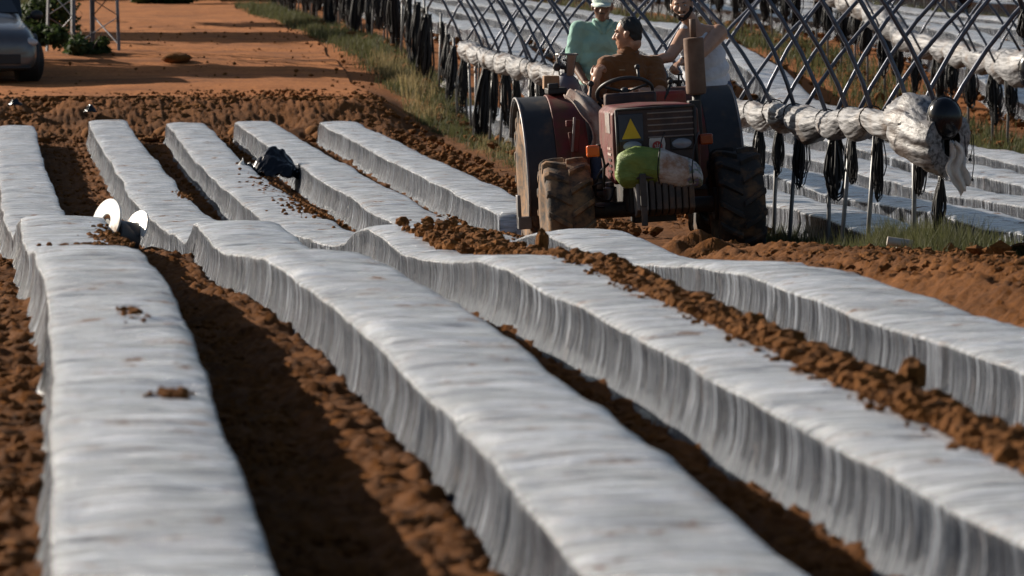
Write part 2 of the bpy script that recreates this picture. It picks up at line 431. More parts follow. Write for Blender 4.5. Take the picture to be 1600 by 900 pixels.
ends = {0: 66.3, 1: 67.0, 2: 67.1, 3: 67.2, 4: 67.0}
BL = {0: 'leftmost plastic covered planting bed, cut by the left edge, earth smears on top',
      1: 'second plastic covered bed from the left, widest in the foreground, clean shiny film',
      2: 'third plastic covered bed from the left, with earth piled along its right shoulder',
      3: 'fourth plastic covered bed from the left, passing close in front of the tractor',
      4: 'short plastic covered bed ending behind the tractor, rightmost of those at the road end'}
def end_tongue(bed, x, y, z, w):
    m = MB(); 
    for j in range(5):
        m.ball((x + w * .2 + random.uniform(-.12, .12), y + .05 + random.uniform(0, .35), z + .05 + random.uniform(-.1, .03)), (random.uniform(.09, .16), .2, random.uniform(.09, .15)), n=10, m=7)
    o = m.build('soil_end', M['clod'], bed, smooth=True)
for i in range(5):
    y0 = 9.0 if i < 4 else 42.8
    Y = stations(y0, ends[i])
    XL = bed_left(i, Y); W = bed_width(Y)
    Zt = CZ - topdepth(np.full_like(Y, i * 1.1 + .5), Y)
    Zb = Zt - BH
    if i == 3: Zt = Zt + .0
    # rounded drop at the far end
    e = sm(ends[i] - .5, ends[i], Y); Zt = Zt - e * .10 - .15 * sm(ends[i] - .12, ends[i], Y); W = W * (1 - .12 * e)
    if i == 4:
        e2 = 1 - sm(42.8, 43.1, Y); Zt = Zt - .27 * e2
    b = empty('plastic_covered_bed', (0, 0, 0)); tag(b, BL[i], 'planting bed', 'plastic covered beds')
    xb, yb, zb = float(XL[len(Y) // 2]), float(Y[len(Y) // 2]), float(Zb[len(Y) // 2])
    b.location = (xb, yb, zb)
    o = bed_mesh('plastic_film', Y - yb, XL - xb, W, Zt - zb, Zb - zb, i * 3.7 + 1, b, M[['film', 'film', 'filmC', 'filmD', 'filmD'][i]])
    end_tongue(b, float(XL[-1]) - xb, ends[i] - yb, float(Zt[-1]) - zb, .5)

# beds of the tunnel field on the right
k = 0
for j in range(2, 24):
    xl = 4.67 + 1.1 * j
    if 12.3 < xl < 14.0 or 18.6 < xl < 20.1: continue
    xn = xl * 8000 / 1700.
    y0 = max(30.5, xn * .93) if j < 5 else xn * .93
    y0 = max(y0, 31 + (.7 if j == 3 else 0)); y1 = min(132, y0 + 100)
    if j in (2, 3): y0 = 33.6 - .6 * (j - 2)
    Y = stations(y0, y1, .0022 if j < 9 else .005, .03)
    Xc = np.full_like(Y, xl) + .05 * fbm(Y / 6, j * 3.1, 91)
    Zb = ground_z(Xc + .25, Y) - .01
    if j == 2: Zb = CZ - topdepth(np.full_like(Y, 7.), Y) - BH
    Zt = Zb + .29 + .04 * fbm(Y / 3, j * 1.3, 93)
    b = empty('plastic_covered_bed', (0, 0, 0))
    ordn = ['nearest plastic covered bed right of the first pole row, running past the pole feet',
            'second plastic covered bed right of the first pole row', 'third plastic covered bed right of the first pole row',
            'fourth plastic covered bed right of the first pole row', 'fifth plastic covered bed, last before the second pole row']
    if k < 5: tag(b, ordn[k], 'planting bed', 'plastic covered beds in the tunnel field')
    else: tag(b, 'distant plastic covered bed beyond the second row of poles', 'planting bed', 'far plastic covered beds')
    xb, yb, zb = xl, float(Y[len(Y) // 2]), float(Zb[len(Y) // 2]); b.location = (xb, yb, zb)
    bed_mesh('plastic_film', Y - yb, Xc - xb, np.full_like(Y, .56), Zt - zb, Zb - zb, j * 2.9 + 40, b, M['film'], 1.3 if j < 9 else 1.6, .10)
    k += 1

# ------------------------------------------------------------------ clods
def ico(sub):
    bm = bmesh.new(); bmesh.ops.create_icosphere(bm, subdivisions=sub, radius=1)
    V = np.array([v.co[:] for v in bm.verts]); F = np.array([[v.index for v in f.verts] for f in bm.faces]); bm.free(); return V, F
ICO1 = ico(1); ICO2 = ico(2)
def clods(name, P, Rr, label, sub=1, squash=.75, mat=None, variants=24):
    P = np.asarray(P); Rr = np.asarray(Rr) * .85
    V0, F0 = (ICO2 if sub == 2 else ICO1)
    n = len(P); P = np.asarray(P); Rr = np.asarray(Rr)
    bases = []
    for k in range(variants):
        d = 1 + rng.uniform(-.24, .24, len(V0)) + .25 * fbm(V0[:, 0] * 1.5 + k * 7, V0[:, 1] * 1.5 + V0[:, 2] * 2, k, 2)
        s = rng.uniform(.7, 1.25, 3); s[2] *= squash
        bases.append(V0 * d[:, None] * s)
    bases = np.array(bases)
    idx = rng.integers(0, variants, n); a = rng.uniform(0, 2 * math.pi, n)
    B = bases[idx] * Rr[:, None, None]
    c, s_ = np.cos(a)[:, None], np.sin(a)[:, None]
    X = B[:, :, 0] * c - B[:, :, 1] * s_; Yy = B[:, :, 0] * s_ + B[:, :, 1] * c
    V = np.stack([X, Yy, B[:, :, 2]], -1) + P[:, None, :]
    F = F0[None] + (np.arange(n) * len(V0))[:, None, None]
    o = np_mesh(name, V.reshape(-1, 3), F.reshape(-1, 3), mat or M['clod'], smooth=False)
    tag(o, label, 'soil', kind='stuff'); return o

def scatter(n, xr, yr, power=1.0, r=(.008, .035), xf=None, zoff=.0, zf=None, sz=2.2):
    """clods, denser near the camera (uniform in log distance)"""
    y = np.exp(rng.uniform(math.log(yr[0]), math.log(yr[1]), n))
    x = rng.uniform(0, 1, n)
    if xf is None: x = xr[0] + (xr[1] - xr[0]) * x
    else: x = xf(x, y)
    rr = r[0] + (r[1] - r[0]) * rng.uniform(0, 1, n) ** sz
    z = (ground_z(x, y) if zf is None else zf(x, y)) + zoff + rr * .3
    return np.stack([x, y, z], 1), rr
def furrow(i, pad=.05):
    def f(u, y):
        a = np.interp(y, BX[i][0], BX[i][1]) + bed_width(y) + .06 if i >= 0 else np.full_like(y, -.75)
        b = np.interp(y, BX[i + 1][0], BX[i + 1][1]) - .07
        return a + (b - a) * u
    return f
Ps = []; Rs = []
def addc(pr): Ps.append(pr[0]); Rs.append(pr[1])
for i in (-1, 0, 1, 3):
    addc(scatter(3600, None, (9.2, 67), xf=furrow(i), r=(.008, .04), zoff=.005))
def f2(u, y):
    a = np.interp(y, BX[2][0], BX[2][1]) + bed_width(y); return a + .42 * u
addc(scatter(1800, None, (41, 67), xf=f2, r=(.01, .04), zoff=.01))
# high bank of earth beside the third bed
def zb2(x, y):
    return CZ - topdepth(np.full_like(y, 2.7), y) - .02
def shoulder(u, y):
    return np.interp(y, BX[2][0], BX[2][1]) + bed_width(y) - .15 + .50 * u ** .95
def pile(x, y):
    cr = np.interp(y, BX[2][0], BX[2][1]) + bed_width(y); t = sm(.0, .16, x - cr)
    return (zb2(x, y) + .035) * (1 - t) + (ground_z(x, y) + .10) * t
addc(scatter(3900, None, (12.5, 29.5), xf=shoulder, r=(.010, .048), zf=pile, sz=2.2))
addc(scatter(420, None, (12.5, 31), xf=lambda u, y: np.interp(y, BX[2][0], BX[2][1]) + bed_width(y) - .08 - .14 * u ** 1.6, r=(.005, .022), zf=lambda x, y: zb2(x, y) + .035))
clods('soil_clods', np.concatenate(Ps), np.concatenate(Rs), 'crumbled earth clods filling the furrows between the beds', 2)
Ps = []; Rs = []
for i, n in ((-1, 4000), (0, 15000), (1, 7000)):
    addc(scatter(n, None, (9.2, 34), xf=furrow(i), r=(.004, .018), zoff=.004))
addc(scatter(11000, None, (12.5, 30), xf=lambda u, y: shoulder(u, y) - .02, r=(.004, .017), zf=lambda x, y: pile(x, y) + .005))
addc(scatter(7000, None, (20, 40), xf=lambda u, y: 4.1 + 2.4 * u, r=(.006, .025), zoff=.0))
clods('soil_crumbs', np.concatenate(Ps), np.concatenate(Rs), 'fine crumbs of earth scattered through the near furrows', 1)
# thick spill across the crest of the third bed and other earth on the film
Ps = []; Rs = []
n = 480; y = rng.normal(29.8, 1.0, n); x = 2.47 + rng.uniform(.16, .56, n) + .07 * (31 - y) * .4
z = CZ - topdepth(np.full_like(y, 2.7), y) + .015 + rng.uniform(0, .05, n); Ps.append(np.stack([x, y, z], 1)); Rs.append(.01 + .045 * rng.uniform(0, 1, n) ** 2)
for cxr, cyr, sx, sy, n, bi in ((.75, 29.6, .05, .7, 150, 0), (.6, 27.2, .1, .25, 120, 0), (1.86, 38.6, .07, .8, 120, 1), (2.8, 46.5, .1, 3.0, 260, 2), (1.9, 47, .04, .6, 50, 1),
                                (3.95, 38.0, .1, .9, 120, 3), (.55, 14.6, .04, .08, 40, 0), (.56, 18.5, .03, .3, 30, 0), (2.9, 44.0, .1, 1.2, 150, 2), (3.9, 41, .06, .8, 60, 3)):
    y = rng.normal(cyr, sy, n); x = rng.normal(cxr, sx, n)
    lo = np.interp(y, BX[bi][0], BX[bi][1]); x = np.clip(x, lo + .03, lo + bed_width(y) + .03)
    z = CZ - topdepth(np.full_like(y, bi * 1.1 + .5), y) + .02
    Ps.append(np.stack([x, y, z], 1)); Rs.append(.005 + .022 * rng.uniform(0, 1, n) ** 2)
clods('spilled_soil', np.concatenate(Ps), np.concatenate(Rs), 'loose brown earth spilled over the film of the beds', 2)
# rough earth at the bed ends, on the lane right of the beds, and under the tractor
Ps = []; Rs = []
addc(scatter(3800, None, (66.8, 69.8), xf=lambda u, y: -1.5 + 7.0 * u, r=(.015, .075), zoff=.03))
addc(scatter(2500, None, (44.5, 69), xf=lambda u, y: 4.98 + 1.0 * u ** 2, r=(.012, .07), zoff=.04))
addc(scatter(4200, None, (19, 38), xf=lambda u, y: 4.12 + 2.2 * u, r=(.008, .045), zoff=.0, sz=2.6))
addc(scatter(700, None, (31, 37.5), xf=lambda u, y: 6.2 + .9 * u, r=(.012, .05), zoff=.0))
for hx, hy, hr, hh, n in ((5.5, 37.3, .42, .19, 900), (5.15, 37.5, .3, .14, 400), (6.0, 37.0, .5, .02, 300)):
    a = rng.uniform(0, 6.28, n); q = np.sqrt(rng.uniform(0, 1, n)) * 1.3
    x = hx + hr * q * np.cos(a); y = hy + hr * 1.3 * q * np.sin(a)
    z = ground_z(x, y) + hh * np.exp(-q ** 2) + .02
    Ps.append(np.stack([x, y, z], 1)); Rs.append(.012 + .04 * rng.uniform(0, 1, n) ** 2)
clods('soil_clods', np.concatenate(Ps), np.concatenate(Rs), 'rough earth clods heaped at the bed ends and along the tractor lane', 2)
Ps.append(np.zeros((0, 3))); Rs.append(np.zeros(0))
# furrow earth of the tunnel field
Ps = []; Rs = []
for j in range(1, 12):
    addc(scatter(420, None, (max(33, (4.67 + 1.1 * j) * 4.5), 100), xf=lambda u, y, j=j: 4.67 + 1.1 * j + .62 + .42 * u, r=(.02, .10), zoff=.06))
clods('soil_clods', np.concatenate(Ps), np.concatenate(Rs), 'red earth lying between the beds of the tunnel field', 1)
# a single large clod on the bank beside the third bed
one = MB(); one.ball((0, 0, 0), (.05, .07, .055), n=9, m=6); o = one.build('earth_lump', M['clod'], smooth=False)
for v in o.data.vertices: v.co *= random.uniform(.85, 1.15)
o.location = (2.99, 16.2, CZ - 1.42 + .03); tag(o, 'large dark lump of earth on the soil bank right of the third bed', 'earth lump')
o2 = o.copy(); COL.objects.link(o2); o2.scale = (.8, .8, 1.3); o2.location = (3.12, 28.2, CZ - 1.72 + .06); tag(o2, 'upright pointed lump of earth on the spill near the bed crest', 'earth lump')

Ps = []; Rs = []
addc(scatter(1400, None, (69.6, 72.5), xf=lambda u, y: -1.5 + 7.2 * u, r=(.01, .05), zoff=.02, sz=3))
addc(scatter(600, None, (70, 100), xf=lambda u, y: 5.75 - 7 * u ** 1.6 * sm(60, 70, y), r=(.01, .05), zoff=.03, sz=4))
clods('road_stones', np.concatenate(Ps), np.concatenate(Rs), 'small stones and lumps of earth strewn over the dirt road', 1)
# ------------------------------------------------------------------ plants
def leaf_mat(name, a, b_, rough=.7):
    m, nt, b = new_mat(name); v = coords(nt)
    n1 = noise(nt, v, 1.3, 4); n2 = noise(nt, v, 15, 3)
    c = mixc(nt, .5, ramp(nt, n1, [(.35, a), (.65, b_)]), ramp(nt, n2, [(.35, a), (.65, b_)]))
    nt.links.new(c, b.inputs['Base Color']); b.inputs['Roughness'].default_value = rough; b.inputs['Specular IOR Level'].default_value = .3
    tr = nt.nodes.new('ShaderNodeBsdfTranslucent'); nt.links.new(c, tr.inputs[0])
    mx = nt.nodes.new('ShaderNodeMixShader'); mx.inputs[0].default_value = .35
    out = [n for n in nt.nodes if n.type == 'OUTPUT_MATERIAL'][0]
    nt.links.new(b.outputs[0], mx.inputs[1]); nt.links.new(tr.outputs[0], mx.inputs[2]); nt.links.new(mx.outputs[0], out.inputs[0])
    return m
M['leaf'] = leaf_mat('leaf_dark', (.025, .045, .014), (.07, .10, .03))
M['grass'] = leaf_mat('grass_blade', (.045, .055, .02), (.125, .125, .055))
M['drygrass'] = leaf_mat('dry_grass_blade', (.22, .17, .075), (.38, .30, .15))
M['bark'] = simple('bark', (.09, .065, .045), .9, var=.4, bmp=.5)
M['hill'] = simple('hill_scrub', (.045, .055, .025), 1.0, var=.5, scale=.05, bmp=0, spec=.1)

def blades(name, P, H, Wd, label, mat, cat='grass', lean=.45, zf=None):
    """many thin bent grass blades as one mesh"""
    P = np.asarray(P); n = len(P)
    a = rng.uniform(0, 2 * math.pi, n); ln = rng.uniform(.1, 1, n) * lean * H
    dx, dy = np.cos(a), np.sin(a)
    side = np.stack([-np.sin(a + 1), np.cos(a + 1), np.zeros(n)], 1) * Wd[:, None] * .5
    base = P; up = np.array([0, 0, 1.0])
    mid = P + up * (H * .55)[:, None] + np.stack([dx, dy, 0 * dx], 1) * (ln * .35)[:, None]
    tip = P + up * (H * .95)[:, None] + np.stack([dx, dy, 0 * dx], 1) * ln[:, None]
    V = np.stack([base - side, base + side, mid + side * .8, mid - side * .8, tip + side * .15, tip - side * .15], 1)
    F0 = np.array([[0, 1, 2, 3], [3, 2, 4, 5]])
    F = F0[None] + (np.arange(n) * 6)[:, None, None]
    o = np_mesh(name, V.reshape(-1, 3), F.reshape(-1, 4), mat)
    tag(o, label, cat, kind='stuff'); return o
def tufts(n, xf, yr, per, spread, h, w):
    y = np.exp(rng.uniform(math.log(yr[0]), math.log(yr[1]), n)); x = xf(rng.uniform(0, 1, n), y)
    hh = rng.uniform(h[0], h[1], n)
    X = np.repeat(x, per) + rng.normal(0, spread, n * per); Y = np.repeat(y, per) + rng.normal(0, spread * 1.3, n * per)
    H = np.repeat(hh, per) * rng.uniform(.45, 1.1, n * per)
    return np.stack([X, Y, ground_z(X, Y) - .01], 1), H, rng.uniform(w[0], w[1], n * per)
def join(a, b): return tuple(np.concatenate([p, q]) for p, q in zip(a, b))
t = tufts(1150, lambda u, y: np.interp(y, [58, 64, 72, 80, 115], [6.5, 6.4, 6.1, 5.85, 5.9]) + u ** .8 * .95, (68, 118), 24, .07, (.05, .22), (.006, .014))
blades('verge_grass', *t, 'green weedy grass along the verge between the dirt road and the first pole row', M['grass'])
t = join(tufts(70, lambda u, y: 6.1 + u * .5, (71, 80), 20, .07, (.12, .36), (.005, .012)), tufts(60, lambda u, y: 6.35 + u * .6, (57, 66), 16, .07, (.05, .2), (.005, .01)))
blades('dry_grass', *t, 'straw coloured dry grass on the verge beside the poles', M['drygrass'])
t = join(tufts(300, lambda u, y: 6.3 + u * .75, (33.6, 43.5), 34, .06, (.10, .28), (.004, .009)), tufts(130, lambda u, y: 6.35 + u * .6, (34.2, 38.5), 46, .05, (.16, .36), (.004, .008)))
blades('pole_grass', *t, 'low green grass and weeds around the feet of the near poles', M['grass'])
t = tufts(260, lambda u, y: 6.35 + u * .6, (56, 69), 24, .07, (.04, .16), (.005, .012))
blades('verge_grass', *t, 'low green tufts at the pole feet left of the tractor', M['grass'])
t = tufts(900, lambda u, y: 12.5 + u * 1.3, (60, 118), 14, .12, (.08, .28), (.01, .022))
blades('strip_grass', *t, 'yellow green grass strip under the second pole row', M['grass'])
t = tufts(900, lambda u, y: 18.8 + u * 1.3, (85, 125), 12, .14, (.1, .28), (.012, .025))
blades('strip_grass', *t, 'distant grass strip under the third pole row', M['grass'])
t = tufts(2600, lambda u, y: np.interp(y, [70, 78, 90, 150], [-3, .2, 1.2, 1.6]) - u ** 1.5 * 12, (71, 124), 18, .16, (.04, .22), (.012, .03))
blades('verge_grass', *t, 'patchy dry and green grass left of the dirt road around the pylon', M['grass'])

def leafcloud(name, blobs, n, size, mat, parent=None, seed=1):
    """leaf-sized quads spread through lumpy volumes"""
    r = np.random.default_rng(seed); out = []
    vols = np.array([b[3] ** 3 for b in blobs]); pr = vols / vols.sum()
    k = r.choice(len(blobs), n, p=pr); B = np.array(blobs)[k]
    d = r.normal(0, 1, (n, 3)); d /= np.linalg.norm(d, axis=1)[:, None]
    q = r.uniform(.25, 1, n) ** .5
    C = B[:, :3] + d * (B[:, 3] * q * r.uniform(.8, 1.12, n))[:, None] * np.array([1, 1, .8])
    a = r.normal(0, 1, (n, 3)); a /= np.linalg.norm(a, axis=1)[:, None]
    b = np.cross(a, d + .01); b /= np.linalg.norm(b, axis=1)[:, None] + 1e-9
    s = size * r.uniform(.5, 1.4, n)
    a = a * s[:, None]; b = b * (s * .6)[:, None]
    V = np.stack([C - a, C + b, C + a, C - b], 1).reshape(-1, 3)
    F = np.arange(n * 4).reshape(-1, 4)
    return np_mesh(name, V, F, mat, parent, smooth=False)
def tree(x, y, h, w, n, size, label, group, seed, name='tree'):
    r = random.Random(seed)
    t = empty(name, (x, y, gz(x, y) - .1)); tag(t, label, 'tree', group)
    m = MB(); th_ = h * .35
    m.tube([(0, 0, 0), (.03 * h * r.uniform(-1, 1), 0, th_ * .5), (.02 * h, .01 * h, th_), (.03 * h, 0, h * .7)], [.035 * h, .028 * h, .022 * h, .008 * h], 8)
    for i in range(5):
        a = i * 1.3 + r.random(); z = th_ * r.uniform(.7, 1.3)
        m.tube([(0, 0, z), (math.cos(a) * w * .25, math.sin(a) * w * .25, z + h * .15), (math.cos(a) * w * .4, math.sin(a) * w * .4, z + h * .28)], [.014 * h, .01 * h, .004 * h], 6)
    m.build('trunk', M['bark'], t, smooth=True)
    blobs = []
    for i in range(16):
        a = r.uniform(0, 6.28); q = r.uniform(.1, .42) * w; z = r.uniform(.3, .92) * h
        q *= 1 - .5 * max(0, (z / h - .6) / .4)
        blobs.append((math.cos(a) * q, math.sin(a) * q, z, r.uniform(.12, .24) * w))
    leafcloud('crown', blobs, n, size, M['leaf'], t, seed)
    return t
# tree belt closing off the field
k = 0
for x, y, h, w in ((-26, 140, 9, 9), (-17, 136, 8, 8), (-8, 138, 10, 9), (0, 135, 8.5, 8), (8, 141, 10, 9), (17, 143, 9, 9), (26, 146, 11, 10), (36, 145, 9, 10), (46, 150, 10, 11), (-36, 145, 10, 10), (57, 150, 11, 11), (68, 158, 11, 12), (4, 147, 11, 9), (-12, 148, 12, 10)):
    tree(x, y, h, w, 3500, .24, 'dark bushy tree in the belt beyond the end of the field', 'trees beyond the field', 100 + k); k += 1
def bush(x, y, h, w, n, size, label, seed, group=None):
    r = random.Random(seed); t = empty('bush', (x, y, gz(x, y) - .05)); tag(t, label, 'bush', group)
    m = MB()
    for i in range(7):
        a = r.uniform(0, 6.28); m.tube([(0, 0, 0), (math.cos(a) * w * .15, math.sin(a) * w * .15, h * .4), (math.cos(a) * w * .3, math.sin(a) * w * .3, h * .8)], [.02, .014, .005], 5)
    m.build('stem', M['bark'], t, smooth=True)
    leafcloud('foliage', [(r.uniform(-.35, .35) * w, r.uniform(-.3, .3) * w, r.uniform(.15, .6) * h, r.uniform(.2, .35) * h) for i in range(9)], n, size, M['leaf'], t, seed)
bush(.75, 80.5, .75, 1.5, 2600, .05, 'dense dark bush at the foot of the steel pylon', 301)
bush(1.75, 81.5, .55, .9, 1600, .045, 'small green bush against the right leg of the steel pylon', 302)
bush(1.2, 86, 1.2, 1.0, 1800, .05, 'tall dark bush standing inside the pylon legs', 303)
for i, (x, y, h, w) in enumerate(((-3, 121, 1.2, 5), (1.5, 123, 1.0, 4), (4.2, 119, 1.2, 2.2), (5.2, 124, 1.6, 2.6), (-7, 118, 1.4, 5))):
    bush(x, y, h, w, 2600, .09, ['wide dark hedge bush at the far left end of the road', 'dark bush at the far end of the dirt road', 'rounded bush where the road meets the pole row', 'taller bush behind the far poles', 'leftmost dark bush beyond the car'][i], 310 + i)
# trees left of the field whose long shadows cross the road
def flat_tree(x, y, h, wx, wy, th_, n, label, seed):
    r = random.Random(seed); t = empty('tree', (x, y, gz(x, y) - .1)); tag(t, label, 'tree')
    m = MB(); m.tube([(0, 0, 0), (.15, .1, h * .4), (-.1, 0, h * .8), (0, 0, h)], [.16, .12, .10, .05], 8)
    for i in range(8):
        a = i * .8 + r.random(); m.tube([(0, 0, h * .75), (math.cos(a) * wx * .4, math.sin(a) * wy * .4, h * .92), (math.cos(a) * wx * .85, math.sin(a) * wy * .85, h)], [.06, .04, .015], 6)
    m.build('trunk', M['bark'], t, smooth=True)
    bl = []
    for i in range(46):
        a = r.uniform(0, 6.28); q = r.uniform(0, 1) ** .5; bl.append((math.cos(a) * wx * q, math.sin(a) * wy * q, h + r.uniform(-.35, .35) * th_, th_ * r.uniform(.5, .85)))
    leafcloud('crown', bl, n, .13, M['leaf'], t, seed)
flat_tree(-7.6, 87.2, 5.6, 2.7, 1.0, .75, 9000, 'flat topped tree left of the road whose shadow crosses the near end of the road', 401)
flat_tree(-4.6, 107.5, 6.2, 1.9, 1.4, .8, 7000, 'flat topped tree beyond the pylon shading the middle of the road', 402)
flat_tree(-7.3, 99.5, 6.0, 2.2, 3.2, 1.0, 12000, 'wide flat topped tree shading the bushes around the pylon', 403)
flat_tree(-9.8, 83.0, 4.0, 1.5, .8, .6, 6000, 'low spreading tree behind the parked car', 404)
# low hills beyond the view, added so the bed walls reflect something dark
hx = np.linspace(-900, 1100, 160); hy = np.linspace(300, 640, 24); HX, HY = np.meshgrid(hx, hy)
HZ = -6 + 52 * sm(300, 520, HY) * (.55 + .6 * vn(HX / 160, HY / 400, 5)) + 5 * fbm(HX / 40, HY / 60, 8)
tag(np_mesh('hills', np.stack([HX, HY, HZ], -1).reshape(-1, 3), grid_faces(24, 160), M['hill']), 'low scrub covered hills out of view, added to darken reflections', 'hills', kind='structure')

# ------------------------------------------------------------------ tunnel frames
M['galv'] = simple('galvanised_tube', (.085, .095, .125), .36, metal=.5, var=.25, scale=20, bmp=.1)
M['cord'] = simple('black_cord', (.012, .012, .014), .55, var=.3, spec=.4)
M['sheet'] = None
def sheet_mat():
    m, nt, b = new_mat('rolled_film'); v = coords(nt, (16, 1.0, 16)); w = noise(nt, v, 2.2, 5, .6, .3)
    v2 = coords(nt); w2 = noise(nt, v2, 3.0, 3)
    c = ramp(nt, w, [(.36, (.05, .05, .055)), (.56, (.28, .28, .29))]); c = mixc(nt, ramp(nt, w2, [(.5, (0, 0, 0)), (.75, (1, 1, 1))]), c, (.13, .09, .065))
    nt.links.new(c, b.inputs['Base Color']); b.inputs['Roughness'].default_value = .5; b.inputs['Specular IOR Level'].default_value = .4
    b.inputs['Transmission Weight'].default_value = .0
    bump(nt, b, w, .45, .02); return m
M['sheet'] = sheet_mat()
M['blackfilm'] = simple('black_film', (.010, .011, .016), .22, var=.3, scale=6, spec=.35, bmp=.6, bscale=14)
M['whitefilm'] = simple('white_film', (.62, .58, .54), .4, var=.2, scale=10, bmp=.5, bscale=20)

PX = 6.7; POST_H = 1.15
def hoop(x0, x1, z0, rise, y, full=True, skew=0, n=26, y_sway=0):
    """arc of a tube from (x0) over to (x1)"""
    a = abs(x1 - x0) / 2; Rr = (a * a + rise * rise) / (2 * rise); ang = math.asin(min(1, a / Rr)); cz = rise - Rr
    pts = []
    m = n if full else n // 2
    s = 1 if x1 > x0 else -1
    for i in range(m + 1):
        t = -ang + 2 * ang * i / n
        pts.append((s * (a + Rr * math.sin(t)), skew * i / n, cz + Rr * math.cos(t)))
    return pts
def cord_bundle_mesh(seed, L=.55):
    r = random.Random(seed); m = MB()
    for i in range(25):
        a = r.uniform(0, 6.28); w = r.uniform(.015, .085); l = L * r.uniform(.65, 1.05); ca, sa = math.cos(a), math.sin(a)
        x0, y0 = r.gauss(0, .012), r.gauss(0, .012)
        P = []
        for k in range(13):
            t = 2 * math.pi * k / 12
            u = (1 - math.cos(t)) / 2                # 0 top .. 1 bottom
            q = math.sin(t) * w * (.25 + u * .9)
            P.append((x0 + ca * q + r.gauss(0, .003), y0 + sa * q + r.gauss(0, .003), -l * u))
        m.tube(P, .0062, 4)
    for i in range(5):                              # the binding
        z = -.05 - .02 * i; m.tube([(math.cos(t) * .026, math.sin(t) * .026, z + .006 * math.sin(t * 2)) for t in np.linspace(0, 6.28, 9)], .006, 4)
    return m
base_post = MB(); base_post.cyl((0, 0, -.25), (0, 0, POST_H), .017, n=8); base_post.cyl((0, 0, POST_H - .30), (0, 0, POST_H - .24), .022, n=8)
M['post'] = simple('weathered_post', (.17, .175, .18), .5, metal=.4, var=.3, scale=14, dirt=(.14, .09, .06), dirt_amt=.2)
bp = base_post.build('tunnel_post', M['post'], smooth=True); bp_me = bp.data; bpy.data.objects.remove(bp)
bundles = []
for i in range(6):
    o = cord_bundle_mesh(50 + i, [.52, .46, .6, .5, .42, .56][i]).build('cord_bundle', M['cord'], smooth=True); bundles.append(o.data); bpy.data.objects.remove(o)
HR = .0175
def tube_obj(name, pts, r, n=6):
    o = MB().tube(pts, r, n).build(name, M['galv'], smooth=True); return o
hoopL = [tube_obj('hoop_tube', hoop(0, -6.2, 0, 2.15 + .1 * q, 0, False, .5 * (q - 1)), HR).data for q in range(3)]
hoopR = [tube_obj('hoop_tube', hoop(0, 6.35, 0, 1.95 + .1 * q, 0, True, .4 * (q - 1)), HR).data for q in range(3)]
for o in list(COL.objects):
    if o.name.startswith('hoop_tube'): bpy.data.objects.remove(o)
def place(me, name, loc, rot=(0, 0, 0), sc=(1, 1, 1)):
    o = bpy.data.objects.new(name, me); COL.objects.link(o); o.location = loc; o.rotation_euler = rot; o.scale = sc; return o

# first row: positions along the row
ys = [35.4, 36.4, 37.7, 38.7, 40.1, 41.5, 42.8, 43.7]
y = 44.9
while y < 117: ys.append(y); y += 1.22 + .25 * (random.random() - .5)
near_lab = ['rightmost pole of the near row, under the black wrapped end of the rolled sheet', 'second pole from the right end of the near row, left of the black wrapped end',
            'dark leaning pole of the near row, third from the right end', 'dark leaning pole of the near row, fourth from the right end',
            'straight pole of the near row, fifth from the right end', 'pole of the near row, sixth from the right end',
            'pole just right of the tractor tyre, seventh from the right end', 'pole half hidden by the right tyre of the tractor']
POSTS = []
for i, yy in enumerate(ys):
    x = PX + (random.uniform(-.05, .05)); z = gz(x, yy)
    ztop = gz(PX, yy) if yy > 38 else gz(PX, 38.6) + .10 - .02 * (38.6 - yy)
    hgt = ztop + POST_H - z
    if yy < 38: hgt = CZ - (285 * yy / 8000.) * .97 - z       # the roll keeps level at this end
    lean = random.uniform(-.05, .05) + (.09 if 1 < i < 4 else .03 * (i < 8))
    p = place(bp_me, 'tunnel_post', (x - math.sin(lean) * hgt, yy, z), (random.uniform(-.03, .03), lean, 0), (1, 1, hgt / POST_H))
    if i < 8: tag(p, near_lab[i], 'pole', 'poles of the near row')
    else: tag(p, 'thin steel pole of the near row, further along behind the tractor', 'pole', 'far poles of the near row')
    POSTS.append((x, yy, z + hgt))
lab_b = ['tangled black cord hanging lowest, under the black wrapped end of the roll', 'thick black cord bundle on the second pole from the right end', 'black cord bundle with long loops on the third pole from the right end',
         'black cord bundle on the fourth pole from the right end', 'black cord bundle on the fifth pole from the right end', 'narrow black cord bundle on the sixth pole from the right end', 'wide black cord bundle just right of the tractor']
